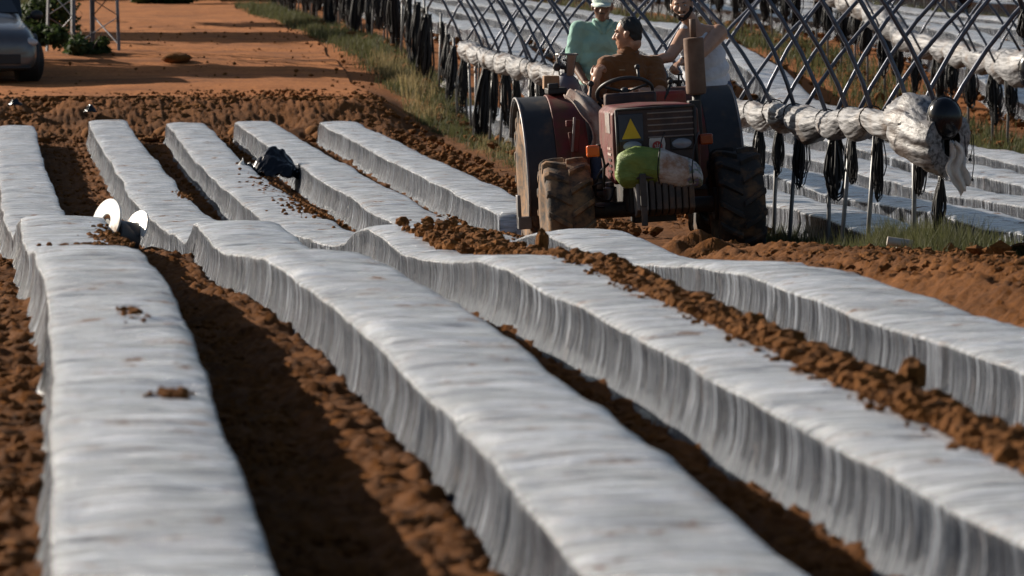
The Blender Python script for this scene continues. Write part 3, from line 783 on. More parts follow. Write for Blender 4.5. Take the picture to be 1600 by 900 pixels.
for i, (x, yy, zt) in enumerate(POSTS):
    if 68 < yy < 70 or (45 < yy < 60 and i % 3 == 0): continue
    sc = random.uniform(.75, 1.3) * (1 if yy < 60 else 1.25)
    dz = -.12
    if i == 0: dz = -.42
    ws = 1 if yy < 44 else random.uniform(.75, 1.25)
    b = place(bundles[i % 6], 'cord_bundle', (x + random.uniform(-.02, .04), yy - .06, zt + dz), (random.uniform(-.1, .1), random.uniform(-.1, .1), random.uniform(0, 6)), (sc * ws, sc * ws, sc * (1.0 if yy < 60 else 1.3)))
    if i < 7: tag(b, lab_b[i], 'cord bundle', 'cord bundles on the near poles')
    else: tag(b, 'bundle of black cord hanging from a further pole of the near row', 'cord bundle', 'far cord bundles')
    if yy < 71:
        h1 = place(hoopL[i % 3], 'hoop_tube', (x, yy, zt - .05), (random.uniform(-.06, .06), random.uniform(-.07, .07), random.uniform(-.09, .09)))
        h2 = place(hoopR[(i + 1) % 3], 'hoop_tube', (x, yy, zt - .05), (random.uniform(-.04, .04), random.uniform(-.03, .03), random.uniform(-.08, .08)))
        if yy < 44:
            w = ['first', 'second', 'third', 'fourth', 'fifth', 'sixth', 'seventh', 'eighth'][i]
            tag(h1, f'half hoop tube leaning left from the {w} near pole counted from the right end', 'hoop tube', 'hoop tubes of the near row')
            tag(h2, f'full hoop tube arching right from the {w} near pole counted from the right end', 'hoop tube', 'hoop tubes of the near row')
        else:
            tag(h1, 'steel half hoop tube leaning left from a further pole', 'hoop tube', 'left leaning far hoop tubes')
            tag(h2, 'steel hoop tube arching right from a further pole', 'hoop tube', 'right arching far hoop tubes')
    elif yy < 110 and i % 2:
        h2 = place(hoopR[(i + 1) % 3], 'hoop_tube', (x, yy, zt - .05), (random.uniform(-.04, .04), random.uniform(-.03, .03), random.uniform(-.08, .08)))
        tag(h2, 'steel hoop tube arching right from a further pole', 'hoop tube', 'right arching far hoop tubes')
# extra pole at the right frame edge
pe = place(bp_me, 'tunnel_post', (6.86, 33.0, gz(6.86, 33.0)), (0, 0, 0), (1, 1, 1.42)); tag(pe, 'tall pole at the right edge with a black knot on its top', 'pole', 'poles of the near row')
zt = gz(6.86, 33.0) + POST_H * 1.42
h1 = place(hoopL[1], 'hoop_tube', (6.84, 33, zt - .03), (0, .05, 0)); tag(h1, 'half hoop tube leaning left from the tall pole at the right edge', 'hoop tube', 'hoop tubes of the near row')
kn = cord_bundle_mesh(99, .2).build('cord_knot', M['cord'], smooth=True); kn.location = (6.84, 32.95, zt + .04); kn.scale = (1.3, 1.3, .9); tag(kn, 'black cord knot on top of the tall pole at the right edge', 'cord knot')

# the rolled sheet: a sagging lumpy sausage tied at every pole
def roll(name, pts, r0, seed, label, lumps=None, mat=None, parent=None, ridge=.05):
    n = len(pts); V = []; nc = 72
    P = np.array(pts); s = np.concatenate([[0], np.cumsum(np.linalg.norm(np.diff(P, axis=0), axis=1))])
    d = np.gradient(P, axis=0); d /= np.linalg.norm(d, axis=1)[:, None]
    side = np.cross(d, np.array([0, 0, 1.])); side /= np.linalg.norm(side, axis=1)[:, None]; up = np.cross(side, d)
    th_ = np.linspace(0, 2 * math.pi, nc, endpoint=False)
    rr = np.array(lumps)[:, None] * r0
    rid = 1 - np.abs(fbm(th_[None] * 7.0 + s[:, None] * .9, s[:, None] / .8 + seed, seed + 21, 2)) * 3.2
    f = 1 + .24 * fbm(th_[None, :] * .8 + 0 * s[:, None], s[:, None] / .8 + seed * 3, seed + 8, 2) + .13 * fbm(th_[None, :] * 1.6 + 0 * s[:, None], s[:, None] / .34 + seed, seed, 2) + .02 * fbm(th_[None] * 5.5 + s[:, None] * 1.2, s[:, None] / .12, seed + 3, 2) + ridge * rid
    V = P[:, None] + (side[:, None] * np.cos(th_)[None, :, None] * 1.0 + up[:, None] * np.sin(th_)[None, :, None]) * (rr * f)[:, :, None]
    i = np.arange(n - 1)[:, None] * nc; j = np.arange(nc)[None]; k2 = (j + 1) % nc
    F = np.stack([i + j, i + k2, i + nc + k2, i + nc + j], -1).reshape(-1, 4)
    c0 = P[0]; V = V.reshape(-1, 3)
    o = np_mesh(name, V, F, mat or M['sheet'], parent)
    return o
LR = [random.uniform(.6, 1.35) for _ in range(17)]
pts = []; lump = []
row = [(p[0], p[1], p[2]) for p in POSTS if 36 < p[1] < 70.5]
for a, b in zip(row[:-1], row[1:]):
    for k in range(14):
        t = k / 14
        pts.append((a[0] + (b[0] - a[0]) * t - .03, a[1] + (b[1] - a[1]) * t, a[2] + (b[2] - a[2]) * t - .01 - .05 * math.sin(math.pi * t)))
        lump.append((.66 + .36 * math.sin(math.pi * t) ** .7 * LR[int(a[1] * 3) % 17]) * (1.25 if a[1] > 66 else 1))
rs = empty('rolled_sheet', (PX, 50, gz(PX, 50) + POST_H)); tag(rs, 'long roll of grey translucent plastic sheet tied along the tops of the near pole row', 'plastic roll')
o = roll('sheet_roll', [(p[0] - rs.location.x, p[1] - rs.location.y, p[2] - rs.location.z) for p in pts], .125, 3, '', lump, None, rs)
for a in row[1:]:
    m = MB(); c = Vector((a[0] - .03, a[1], a[2] - .01)) - rs.location
    rad = .088 + random.uniform(0, .02)
    m.tube([c + Vector((math.cos(t) * rad, .02 * math.sin(t), math.sin(t) * rad)) for t in np.linspace(0, 6.28, 13)], .006, 4)
    m.build('tie_cord', M['cord'], rs, smooth=True)
# bulging near end of the roll
e = empty('roll_end', (POSTS[0][0], POSTS[0][1], POSTS[0][2])); tag(e, 'bulging end of the plastic roll with a shiny black cap and a white rag hanging', 'plastic roll')
A = Vector(POSTS[1]) - e.location
pts = [A + Vector((-.03, .35, .0)), A + Vector((-.02, .12, -.02)), A + Vector((.0, -.1, -.06)), Vector((-.14, .35, -.05)), Vector((-.09, .15, -.10)), Vector((-.02, -.03, -.16)), Vector((.04, -.12, -.17))]
# smooth
def spline(pts, n):
    P = [Vector(p) for p in pts]; out = []
    for i in range(len(P) - 1):
        p0 = P[max(0, i - 1)]; p1 = P[i]; p2 = P[i + 1]; p3 = P[min(len(P) - 1, i + 2)]
        for k in range(n):
            t = k / n
            out.append(.5 * ((2 * p1) + (p2 - p0) * t + (2 * p0 - 5 * p1 + 4 * p2 - p3) * t * t + (3 * p1 - p0 - 3 * p2 + p3) * t ** 3))
    out.append(P[-1]); return out
sp = spline(pts, 10); nn = len(sp)
lum = [1 + .68 * min(1, i / nn * 1.6) for i in range(nn)]; lum[-1] = .7; lum[-2] = 1.2
roll('sheet_bulge', [tuple(p) for p in sp], .125, 8, '', lum, None, e, .05)
m = MB(); m.ball((-.01, -.15, .0), (.12, .10, .145), Matrix.Rotation(R(-10), 3, 'Y'), n=20, m=14)
bc = m.build('black_cap', M['blackfilm'], e, smooth=True)
m = MB(); m.tube([(-.01 + math.cos(t) * .12, -.14 + .02 * math.sin(t), .0 + math.sin(t) * .148) for t in np.linspace(0, 2 * math.pi, 20)][:-1], .007, 5, close=True)
m.build('cap_rim', M['cord'], e, smooth=True)
# rag
nx, nz = 10, 16; V = []
for i in range(nz):
    t = i / (nz - 1)
    w = .03 + .085 * math.sin(min(1, t * 1.15) * math.pi * .8) * (1 - .35 * max(0, t - .6) / .4) * (1 + .15 * math.sin(t * 17))
    for j in range(nx):
        u = j / (nx - 1) * 2 - 1
        V.append((.02 + u * w * .6 + .08 * t + .02 * math.sin(t * 8), -.27 + .03 * math.sin(u * 6 + t * 7), -.16 - .33 * t + .05 * u * t + .012 * math.sin(u * 9)))
o = np_mesh('white_rag', V, grid_faces(nz, nx), M['whitefilm'], e); sl = o.modifiers.new('t', 'SOLIDIFY'); sl.thickness = .004
m = MB()
for dx, l in ((.12, .22), (.165, .16), (.18, .3)):
    m.tube([(dx, -.2, -.12), (dx + .01, -.2, -.12 - l * .6), (dx - .005, -.2, -.12 - l)], .004, 4); m.ball((dx - .005, -.2, -.13 - l), .012)
m.build('loose_cord', M['cord'], e, smooth=True)

# second, third and fourth rows
row_specs = ((13.2, 63.5, 122, 2), (19.4, 100, 128, 3), (25.6, 112, 132, 4))
ordn = {2: 'second', 3: 'third', 4: 'fourth'}
for X, y0, y1, nrow in row_specs:
    y = y0; i = 0; prow = []
    while y < y1:
        x = X + random.uniform(-.05, .05); z = gz(x, y)
        p = place(bp_me, 'tunnel_post', (x, y, z), (random.uniform(-.03, .03), random.uniform(-.04, .04), 0)); tag(p, f'thin steel pole in the {ordn[nrow]} pole row on the right', 'pole', f'poles of the {ordn[nrow]} row')
        b = place(bundles[i % 6], 'cord_bundle', (x, y - .06, z + POST_H - .1), (random.uniform(-.1, .1), random.uniform(-.1, .1), random.uniform(0, 6)), (1.5, 1.5, 1.25)); tag(b, f'black cord bundle hanging in the {ordn[nrow]} pole row', 'cord bundle', f'cord bundles of the {ordn[nrow]} row')
        if i % 2 == 0:
            h = place(hoopR[i % 3], 'hoop_tube', (x, y, z + POST_H - .05)); tag(h, f'steel hoop tube arching right from the {ordn[nrow]} pole row', 'hoop tube', f'hoop tubes of the {ordn[nrow]} row')
        prow.append((x, y, z + POST_H)); y += 1.3 + random.uniform(-.2, .2); i += 1
    pts = []; lump = []
    for a, b in zip(prow[:-1], prow[1:]):
        for k in range(8):
            t = k / 8; pts.append((a[0] + (b[0] - a[0]) * t - X, a[1] + (b[1] - a[1]) * t - y0, a[2] + (b[2] - a[2]) * t - .02 - .05 * math.sin(math.pi * t) - gz(X, y0) - POST_H)); lump.append(.75 + .4 * math.sin(math.pi * t) + (.5 if len(pts) < 12 else 0))
    r_ = empty('rolled_sheet', (X, y0, gz(X, y0) + POST_H)); tag(r_, f'roll of grey plastic sheet along the tops of the {ordn[nrow]} pole row', 'plastic roll')
    roll('sheet_roll', pts, .15, nrow, '', lump, None, r_)
    m = MB(); m.ball((.08, -.15, -.08), (.25, .18, .30), n=16, m=10); m.build('black_cap', M['blackfilm'], r_, smooth=True)
    if nrow == 3:
        m = MB(); m.ball((.05, -.1, -.5), (.22, .15, .42), n=12, m=9); m.ball((.0, -.1, -.95), (.14, .12, .35), n=12, m=9); m.build('black_cap', M['blackfilm'], r_, smooth=True)

# crumpled film lying by the poles
def crumple(name, loc, size, seed, label, mat, cat, parts=None):
    nx = 26; xs = np.linspace(-1, 1, nx); Xg, Yg = np.meshgrid(xs, xs)
    rr = np.sqrt(Xg ** 2 + Yg ** 2); Z = np.clip(1 - rr, 0, 1) ** .7 * (.5 + .9 * vn(Xg * 2.5 + seed, Yg * 2.5, seed)) + .28 * np.abs(fbm(Xg * 3, Yg * 3 + seed, seed + 4, 3)) 
    wob = .18 * fbm(Xg * 1.7, Yg * 1.7, seed + 9)
    V = np.stack([(Xg + wob) * size[0], (Yg - wob) * size[1], Z * size[2]], -1).reshape(-1, 3)
    o = np_mesh(name, V, grid_faces(nx, nx), mat, smooth=False); o.location = loc; s_ = o.modifiers.new('t', 'SOLIDIFY'); s_.thickness = .006
    tag(o, label, cat); return o
crumple('crumpled_film', (6.98, 75, gz(6.98, 75)), (.2, .4, .22), 4, 'crumpled white plastic sheet lying by the poles at the verge', M['whitefilm'], 'plastic sheet')
# ------------------------------------------------------------------ things lying in the furrows
M['whitepl'] = simple('white_plastic', (.86, .83, .78), .35, var=.06, dirt=(.4, .25, .14), dirt_amt=.3)
M['darkpl'] = simple('dark_plastic', (.02, .018, .02), .4, var=.3)
# reel of drip tape with split white flanges
rl = empty('tape_reel', (.84, 33.3, CZ - 1.90)); tag(rl, 'half buried reel of black tape with white disc flanges in the first furrow', 'tape reel')
def flange(c, r, a0, a1, rot, slot=True, th_=.012):
    m = MB(); n = 40; V = []; F = []
    ri = .05
    for k in range(n + 1):
        t = a0 + (a1 - a0) * k / n
        for q, rr in ((-1, ri), (-1, r), (1, r), (1, ri)):
            V.append(rot @ Vector((math.cos(t) * rr, q * th_ / 2, math.sin(t) * rr)) + Vector(c))
    for k in range(n):
        for q in range(4):
            a = k * 4 + q; b = k * 4 + (q + 1) % 4; F.append((a, b, b + 4, a + 4))
    F += [(3, 2, 1, 0), (n * 4, n * 4 + 1, n * 4 + 2, n * 4 + 3)]
    return m.add(V, F)
rotA = Vector((.80, .52, -.28)).to_track_quat('Y', 'Z').to_matrix()
flange((.0, .0, .09), .155, R(-70), R(252), rotA).build('flange', M['whitepl'], rl, bevel=.003)
rotB = Vector((.78, .45, -.42)).to_track_quat('Y', 'Z').to_matrix()
flange((.19, .12, .03), .135, R(-20), R(190), rotB).build('flange', M['whitepl'], rl, bevel=.003)
ax = rotA @ Vector((0, 1, 0)); ax2 = Vector((.19, .12, .03)) - Vector((0, 0, .06))
m = MB(); m.cyl((-.01, .0, .03), (.17, .11, -.02), .085, .10, 24); m.cyl((.02, .02, .0), (.15, .12, -.05), .12, .12, 24); m.build('tape_winding', M['darkpl'], rl, bevel=.008)
m = MB(); m.cyl((-.17, -.06, .07), (0, 0, .06), .022, n=12); m.build('axle', M['darkpl'], rl, smooth=True)
m = MB(); m.box((-.19, -.06, .075), (.06, .05, .075), (.2, .3, 0)); m.build('axle_grip', simple('pale_pink_plastic', (.55, .42, .38), .5), rl, bevel=.006)
# black sheet
bs = crumple('black_bag', (3.17, 54.6, CZ - 2.50), (.30, .30, .28), 12, 'crumpled black plastic bag lying in the furrow between the third and fourth beds', M['blackfilm'], 'plastic bag')
bs.rotation_euler = (.0, .1, .4)
crumple('bag_scrap', (2.86, 54.4, CZ - 2.42), (.10, .09, .10), 22, 'small dark scrap with a white corner left of the black bag', M['blackfilm'], 'plastic scrap')
crumple('plastic_scrap', (2.80, 54.2, CZ - 2.36), (.035, .03, .08), 23, 'tiny bright white scrap beside the black bag', M['whitepl'], 'plastic scrap')
crumple('plastic_scrap', (.52, 68.6, gz(.52, 68.6) + .2), (.09, .09, .10), 31, 'dark scrap of film on the loose earth at the end of the leftmost bed', M['blackfilm'], 'plastic scrap')
crumple('plastic_scrap', (1.52, 68.4, gz(1.52, 68.4) + .16), (.08, .08, .10), 32, 'dark scrap of film on the loose earth at the end of the second bed', M['blackfilm'], 'plastic scrap')
# pipe stub by the near poles
pp = MB(); pp.cyl((0, 0, -.1), (0, 0, .13), .022, n=12); pp.cyl((-.085, 0, .15), (.09, -.02, .125), .032, n=14); o = pp.build('pipe_stub', simple('pale_pipe', (.5, .47, .42), .5, dirt=(.2, .1, .05)), bevel=.003)
o.location = (6.35, 34.9, gz(6.35, 34.9) + .10); tag(o, 'short pale pipe stub with a tee end sticking from the grass at the near poles', 'pipe')
# dark mound on the road
m = MB(); m.ball((0, 0, 0), (.23, .25, .09), n=14, m=9); o = m.build('earth_mound', M['clod'], smooth=True)
for v in o.data.vertices: v.co *= random.uniform(.86, 1.12)
o.location = (3.1, 79.5, gz(3.1, 79.5) + .08); tag(o, 'small dark mound of earth alone on the dirt road', 'earth mound')

# ------------------------------------------------------------------ steel pylon foot
M['pylon'] = simple('pylon_steel', (.16, .17, .19), .5, metal=.5, var=.3, dirt=(.14, .08, .05), dirt_amt=.2)
py = empty('steel_pylon', (1.72, 82.5, gz(1.72, 82.5))); py.rotation_euler = (0, 0, R(28)); tag(py, 'lattice foot of a steel pylon standing among bushes left of the dirt road', 'pylon')
Hp = 9.0; bw = .44; tw = .25
cs = [(-1, -1), (1, -1), (1, 1), (-1, 1)]
def pc(i, z):
    w = bw + (tw - bw) * z / Hp; return (cs[i][0] * w, cs[i][1] * w, z)
for i in range(4):
    m = MB(); a = Vector(pc(i, -.1)); b = Vector(pc(i, Hp)); d = .055
    sx, sy = -cs[i][0], -cs[i][1]
    for off, dim in (((sx * d / 2, 0), (d, .008)), ((0, sy * d / 2), (.008, d))):
        V = []
        for p in (a, b):
            for q in ((-1, -1), (1, -1), (1, 1), (-1, 1)):
                V.append((p.x + off[0] + q[0] * dim[0] / 2, p.y + off[1] + q[1] * dim[1] / 2, p.z))
        m.add(V, [(0, 3, 2, 1), (4, 5, 6, 7), (0, 1, 5, 4), (1, 2, 6, 5), (2, 3, 7, 6), (3, 0, 4, 7)])
    m.build('leg', M['pylon'], py)
z = .12
while z < Hp - .9:
    dz = .95
    for i in range(4):
        j = (i + 1) % 4
        m = MB(); m.tube([pc(i, z), pc(j, z + dz / 2), pc(i, z + dz)], .014, 4)
        m.build('brace', M['pylon'], py)
    z += dz

# ------------------------------------------------------------------ car at the left edge
M['carpaint'] = simple('silver_car_paint', (.12, .12, .125), .3, metal=.4, var=.05, dirt=(.25, .16, .10), dirt_amt=.12, bmp=0, coat=.6)
M['glass'] = simple('dark_glass', (.015, .018, .022), .06, var=.1, bmp=0, spec=.8)
M['rubber'] = simple('rubber', (.018, .017, .017), .75, var=.3, dirt=(.14, .08, .05), dirt_amt=.35, bmp=.3)
M['alloy'] = simple('alloy_rim', (.42, .44, .48), .3, metal=.8, var=.1, bmp=0)
M['trim'] = simple('black_trim', (.02, .02, .022), .5, var=.2)
M['lampglass'] = simple('lamp_glass', (.55, .55, .55), .12, var=.1, bmp=0, spec=.8)
car = empty('parked_car', (.0, 75.6, gz(-.2, 75.6))); car.rotation_euler = (0, 0, R(7)); tag(car, 'silver car parked at the left edge, only its front corner and wheel in the picture', 'car')
# sections along the car, local y from -.85 (nose) to 3.5 (tail); half width and outline heights
def car_section(hw, zb, zw, zt, tt):
    """half outline: sill, waist, roof edge, roof centre"""
    return [(0, zb), (hw * .86, zb), (hw * .97, zb + .09), (hw, (zb + zw) / 2), (hw * .965, zw - .05), (hw * .9, zw), (hw * tt, zt - .03), (hw * tt * .8, zt), (0, zt + .02)]
sec = [(-.93, .66, .22, .50, .56, .86), (-.88, .76, .19, .60, .68, .86), (-.70, .83, .18, .68, .80, .86), (-.35, .87, .18, .74, .87, .84), (.1, .88, .18, .80, .93, .82), (.42, .88, .18, .85, .97, .80), (.95, .88, .18, .90, 1.28, .74),
       (1.35, .88, .18, .92, 1.43, .72), (2.2, .88, .18, .93, 1.45, .71), (2.9, .87, .18, .94, 1.36, .72), (3.25, .85, .20, .95, 1.10, .78), (3.45, .78, .26, .80, .88, .82)]
V = []; n = 0
for y, hw, zb, zw, zt, tt in sec:
    h = car_section(hw, zb, zw, zt, tt); full = h + [(-x, z) for x, z in h[-2:0:-1]]
    n = len(full); V += [(x, y, z) for x, z in full]
F = []
for i in range(len(sec) - 1):
    for k in range(n): F.append((i * n + k, i * n + (k + 1) % n, (i + 1) * n + (k + 1) % n, (i + 1) * n + k))
F += [tuple(range(n - 1, -1, -1)), tuple((len(sec) - 1) * n + k for k in range(n))]
m = MB(); m.add(V, F); body = m.build('body', M['carpaint'], car, smooth=True)
sb = body.modifiers.new('s', 'SUBSURF'); sb.levels = 2; sb.render_levels = 2
# wheel wells as dark liners + wheels
for sx in (-1, 1):
    for wy in (-.08, 2.55):
        m = MB(); m.cyl((sx * .60, wy, .33), (sx * .885, wy, .33), .385, n=32); m.build('wheel_arch', M['trim'], car, bevel=.01)
        w = empty('wheel', (sx * .80, wy, .315)); w.parent = car
        if wy < 0: w.rotation_euler = (0, 0, R(16))
        m = MB(); prof = [(.20, -.10), (.27, -.105), (.305, -.09), (.315, -.05), (.315, .05), (.305, .09), (.27, .105), (.20, .10)]
        m.lathe(prof, axis='X', n=40); m.build('tyre', M['rubber'], w, smooth=True)
        m = MB()
        for k in range(7):
            a = 2 * math.pi * k / 7; m.box((sx * .1, math.sin(a) * .10, math.cos(a) * .10), (.02, .035, .2), (-a, 0, 0))
        m.cyl((sx * .07, 0, 0), (sx * .112, 0, 0), .04, n=16)
        m.tube([(sx * .1, .19 * math.cos(t), .19 * math.sin(t)) for t in np.linspace(0, 2 * math.pi, 33)[:-1]], .014, 6, close=True)
        m.build('rim', M['alloy'], w, bevel=.003)
# glass, mirrors, lamps, bumper line, plate holder
m = MB(); m.add([(-.70, .47, 1.0), (.70, .47, 1.0), (.58, .98, 1.325), (-.58, .98, 1.325)], [(0, 1, 2, 3)]); o = m.build('windscreen', M['glass'], car); s_ = o.modifiers.new('t', 'SOLIDIFY'); s_.thickness = -.03
for sx in (-1, 1):
    m = MB(); m.prism([(.75, .95), (1.1, 1.32), (2.1, 1.38), (2.6, 1.33), (3.0, .98)], sx * .60, sx * .80, 'X'); m.build('side_window', M['glass'], car, bevel=.01)
    m = MB(); m.ball((sx * .99, .62, .98), (.10, .06, .075)); m.cyl((sx * .84, .66, .93), (sx * .93, .63, .96), .025, n=8); m.build('wing_mirror', M['trim'], car, smooth=True)
    m = MB(); m.ball((sx * .66, -.76, .60), (.17, .10, .075), Matrix.Rotation(R(-22 * sx), 3, 'Z'), n=16, m=10); m.build('headlight', M['lampglass'], car, smooth=True)
m = MB(); m.box((0, -.925, .36), (1.1, .03, .14)); m.build('grille', M['trim'], car, bevel=.008)
m = MB(); m.box((0, -.90, .24), (1.4, .05, .04)); m.build('bumper_trim', M['trim'], car, bevel=.01)
# ------------------------------------------------------------------ the tractor (local: x to the right in the picture, y away, z up)
M['red'] = simple('faded_red_paint', (.115, .009, .008), .5, var=.25, dirt=(.09, .042, .024), dirt_amt=.55, dirt_scale=6, coat=0)
M['panel'] = simple('dark_grille_panel', (.035, .018, .018), .5, var=.4, dirt=(.13, .07, .04), dirt_amt=.25)
M['fender'] = simple('black_rubber_fender', (.022, .023, .027), .6, var=.25, dirt=(.10, .065, .045), dirt_amt=.3)
M['muffler'] = simple('rusty_muffler', (.19, .115, .075), .7, var=.35, dirt=(.10, .05, .03), dirt_amt=.5)
M['chassis'] = simple('oily_black_iron', (.022, .020, .020), .6, var=.5, dirt=(.10, .055, .03), dirt_amt=.3)
M['weight'] = simple('grey_iron', (.055, .05, .048), .65, var=.4, dirt=(.16, .09, .05), dirt_amt=.45)
M['tyre'] = simple('tractor_tyre', (.022, .021, .022), .8, var=.4, dirt=(.15, .085, .045), dirt_amt=.35, dirt_scale=7, bmp=.4)
M['mudtyre'] = simple('muddy_tractor_tyre', (.05, .04, .034), .85, var=.4, dirt=(.27, .155, .08), dirt_amt=.62, dirt_scale=9, bmp=.6)
M['mud'] = simple('caked_mud', (.34, .20, .11), .95, var=.35, scale=14, bmp=1, bscale=40, spec=.1)
M['slot'] = simple('grille_bar', (.20, .16, .14), .5, var=.3)
M['cream'] = simple('pale_decal', (.55, .50, .46), .5, var=.15, dirt=(.2, .08, .05), dirt_amt=.3)
M['yellow'] = simple('yellow_triangle', (.62, .40, .015), .5, var=.1, dirt=(.3, .17, .05), dirt_amt=.2)
M['bluep'] = simple('dark_blue_panel', (.03, .042, .065), .45, var=.2, dirt=(.12, .09, .07), dirt_amt=.15)
M['orange'] = simple('orange_lens', (.75, .13, .015), .2, var=.1, bmp=0, spec=.7)
M['dimorange'] = simple('amber_lens', (.28, .05, .012), .25, var=.2, bmp=0)
M['lens'] = simple('headlamp_glass', (.22, .24, .28), .15, var=.3, bmp=0, spec=.8)
M['emblem'] = simple('emblem_red', (.36, .035, .03), .5, var=.1)
M['rag'] = simple('stained_cloth', (.42, .36, .32), .9, var=.2, dirt=(.20, .10, .08), dirt_amt=.5, bmp=.6)
M['wood'] = simple('old_board', (.30, .17, .09), .8, var=.3)
M['steelb'] = simple('worn_steel', (.22, .21, .21), .45, metal=.6, var=.3, dirt=(.15, .08, .05), dirt_amt=.3)
TX, TYY = 5.36, 40.2
TZ = CZ - 2.515
tr = empty('tractor', (TX, TYY, TZ), (0, R(-3.3), 0)); tag(tr, 'old dusty red tractor seen from the front, coming towards the camera along the lane', 'tractor')

def wheel(name, x, y, z, rad, wid, mat, rimr, sx, lugs=18, yaw=0, mud=False):
    w = empty(name, (x, y, z)); w.parent = tr; w.rotation_euler = (0, 0, yaw)
    m = MB(); h = wid / 2; rr = rad - .035
    prof = [(rimr, -h * .86), (rimr + .03, -h * .98), (rr * .78, -h * 1.04), (rr * .93, -h * .98), (rr * .985, -h * .8), (rr, -h * .4), (rr, h * .4), (rr * .985, h * .8), (rr * .93, h * .98), (rr * .78, h * 1.04), (rimr + .03, h * .98), (rimr, h * .86)]
    m.lathe(prof, axis='X', n=56)
    t = m.build('tyre', mat, w, smooth=True)
    m = MB()
    for s in (-1, 1):
        for k in range(lugs):
            a = 2 * math.pi * (k + (.5 if s > 0 else 0)) / lugs
            # a bar from near the centre line out to the shoulder, swept back
            P = []
            for q, (fx, fa, rd) in enumerate(((.03, .00, rad * 1.0), (.45, .10, rad), (.85, .20, rad * .985), (1.03, .235, rad * .93), (1.06, .25, rad * .86))):
                P.append((s * fx * h, a + s * 0 + fa * (.47 / rad), rd))
            wl = (2 * math.pi * rad / lugs) * .17
            V = []
            for (px_, aa, rd) in P:
                for da, top in ((-wl, 0), (-wl * .62, 1), (wl * .62, 1), (wl, 0)):
                    r_ = rd if top else rd - .05
                    r_ *= 1 + random.uniform(-.004, .004)
                    ang = aa + da / rad
                    V.append((px_, -math.sin(ang) * r_ * -1, math.cos(ang) * r_))
            F = []
            for i in range(len(P) - 1):
                for c in range(4): F.append((i * 4 + c, i * 4 + (c + 1) % 4, i * 4 + 4 + (c + 1) % 4, i * 4 + 4 + c))
            F += [(3, 2, 1, 0), tuple((len(P) - 1) * 4 + c for c in range(4))]
            m.add(V, F)
    m.build('tread', mat, w, bevel=.006)
    m = MB(); m.lathe([(rimr + .005, -h * .8), (rimr - .02, -h * .6), (rimr - .03, 0), (rimr - .02, h * .6), (rimr + .005, h * .8)], axis='X', n=40)
    m.cyl((sx * h * .2, 0, 0), (sx * h * .45, 0, 0), rimr * .6, rimr * .45, 24); m.cyl((sx * h * .4, 0, 0), (sx * h * .8, 0, 0), .07, .06, 16)
    for k in range(6): m.cyl((sx * h * .42, .09 * math.cos(k * 1.047), .09 * math.sin(k * 1.047)), (sx * h * .52, .09 * math.cos(k * 1.047), .09 * math.sin(k * 1.047)), .012, n=6)
    m.build('rim', M['red'] if not mud else M['mud'], w, bevel=.004)
    return w
wheel('front_wheel', -.69, 0, .425, .435, .36, M['mudtyre'], .19, -1, 14)
wheel('front_wheel', .67, 0, .425, .435, .36, M['tyre'], .19, 1, 14)
rw = wheel('rear_wheel', -.67, 1.75, .60, .62, .34, M['mudtyre'], .30, -1, 18, mud=True)
wheel('rear_wheel', .74, 1.75, .60, .62, .36, M['tyre'], .30, 1, 18)

# rear mudguards: an outer black rubber strip and an inner red guard each side
def guard(name, x0, x1, rad, a0, a1, mat, th_=.02, flat=0):
    m = MB(); n = 22; V = []
    for k in range(n + 1):
        a = a0 + (a1 - a0) * k / n
        for rr, xx in ((rad, x0), (rad, x1), (rad - th_, x1), (rad - th_, x0)):
            V.append((xx, 1.75 - math.cos(a) * rr, .60 + math.sin(a) * rr * (1 - flat)))
    F = []
    for k in range(n):
        for c in range(4): F.append((k * 4 + c, k * 4 + (c + 1) % 4, k * 4 + 4 + (c + 1) % 4, k * 4 + 4 + c))
    F += [(3, 2, 1, 0), (n * 4, n * 4 + 1, n * 4 + 2, n * 4 + 3)]
    m.add(V, F); return m.build(name, mat, tr, bevel=.006)
for sx in (-1, 1):
    guard('mudguard_strip', -.86 if sx < 0 else .90, sx * .62, .69, R(-22), R(150), M['fender'], .03)
    guard('mudguard', sx * .62, sx * .37, .70, R(-25), R(150), M['red'], .02)
    m = MB()                                          # inner side plate of the guard
    pl = [(1.75 - math.cos(a) * .69, .60 + math.sin(a) * .69) for a in np.linspace(R(-20), R(150), 20)] + [(2.2, .45), (1.3, .40)]
    m.prism(pl, sx * .37, sx * .355, 'X'); m.build('guard_side', M['red'], tr)
    m = MB(); m.tube([((-.865 if sx < 0 else .905), 1.75 - math.cos(a) * .685, .60 + math.sin(a) * .685) for a in np.linspace(R(-22), R(150), 30)], .011, 6); m.build('guard_edge', M['steelb'], tr, smooth=True)
# lamp bracket and dangling latch on the left guard
m = MB(); m.box((-.50, 1.08, 1.08), (.07, .05, .05)); m.box((-.46, 1.03, .98), (.045, .04, .26), (0, .12, 0)); m.box((-.50, 1.04, .90), (.03, .03, .22), (0, -.1, 0)); m.build('lamp_bracket', M['red'], tr, bevel=.006)
m = MB(); m.box((-.485, 1.02, .99), (.018, .03, .28), (0, .12, 0)); m.build('bracket_strap', M['steelb'], tr, bevel=.003)

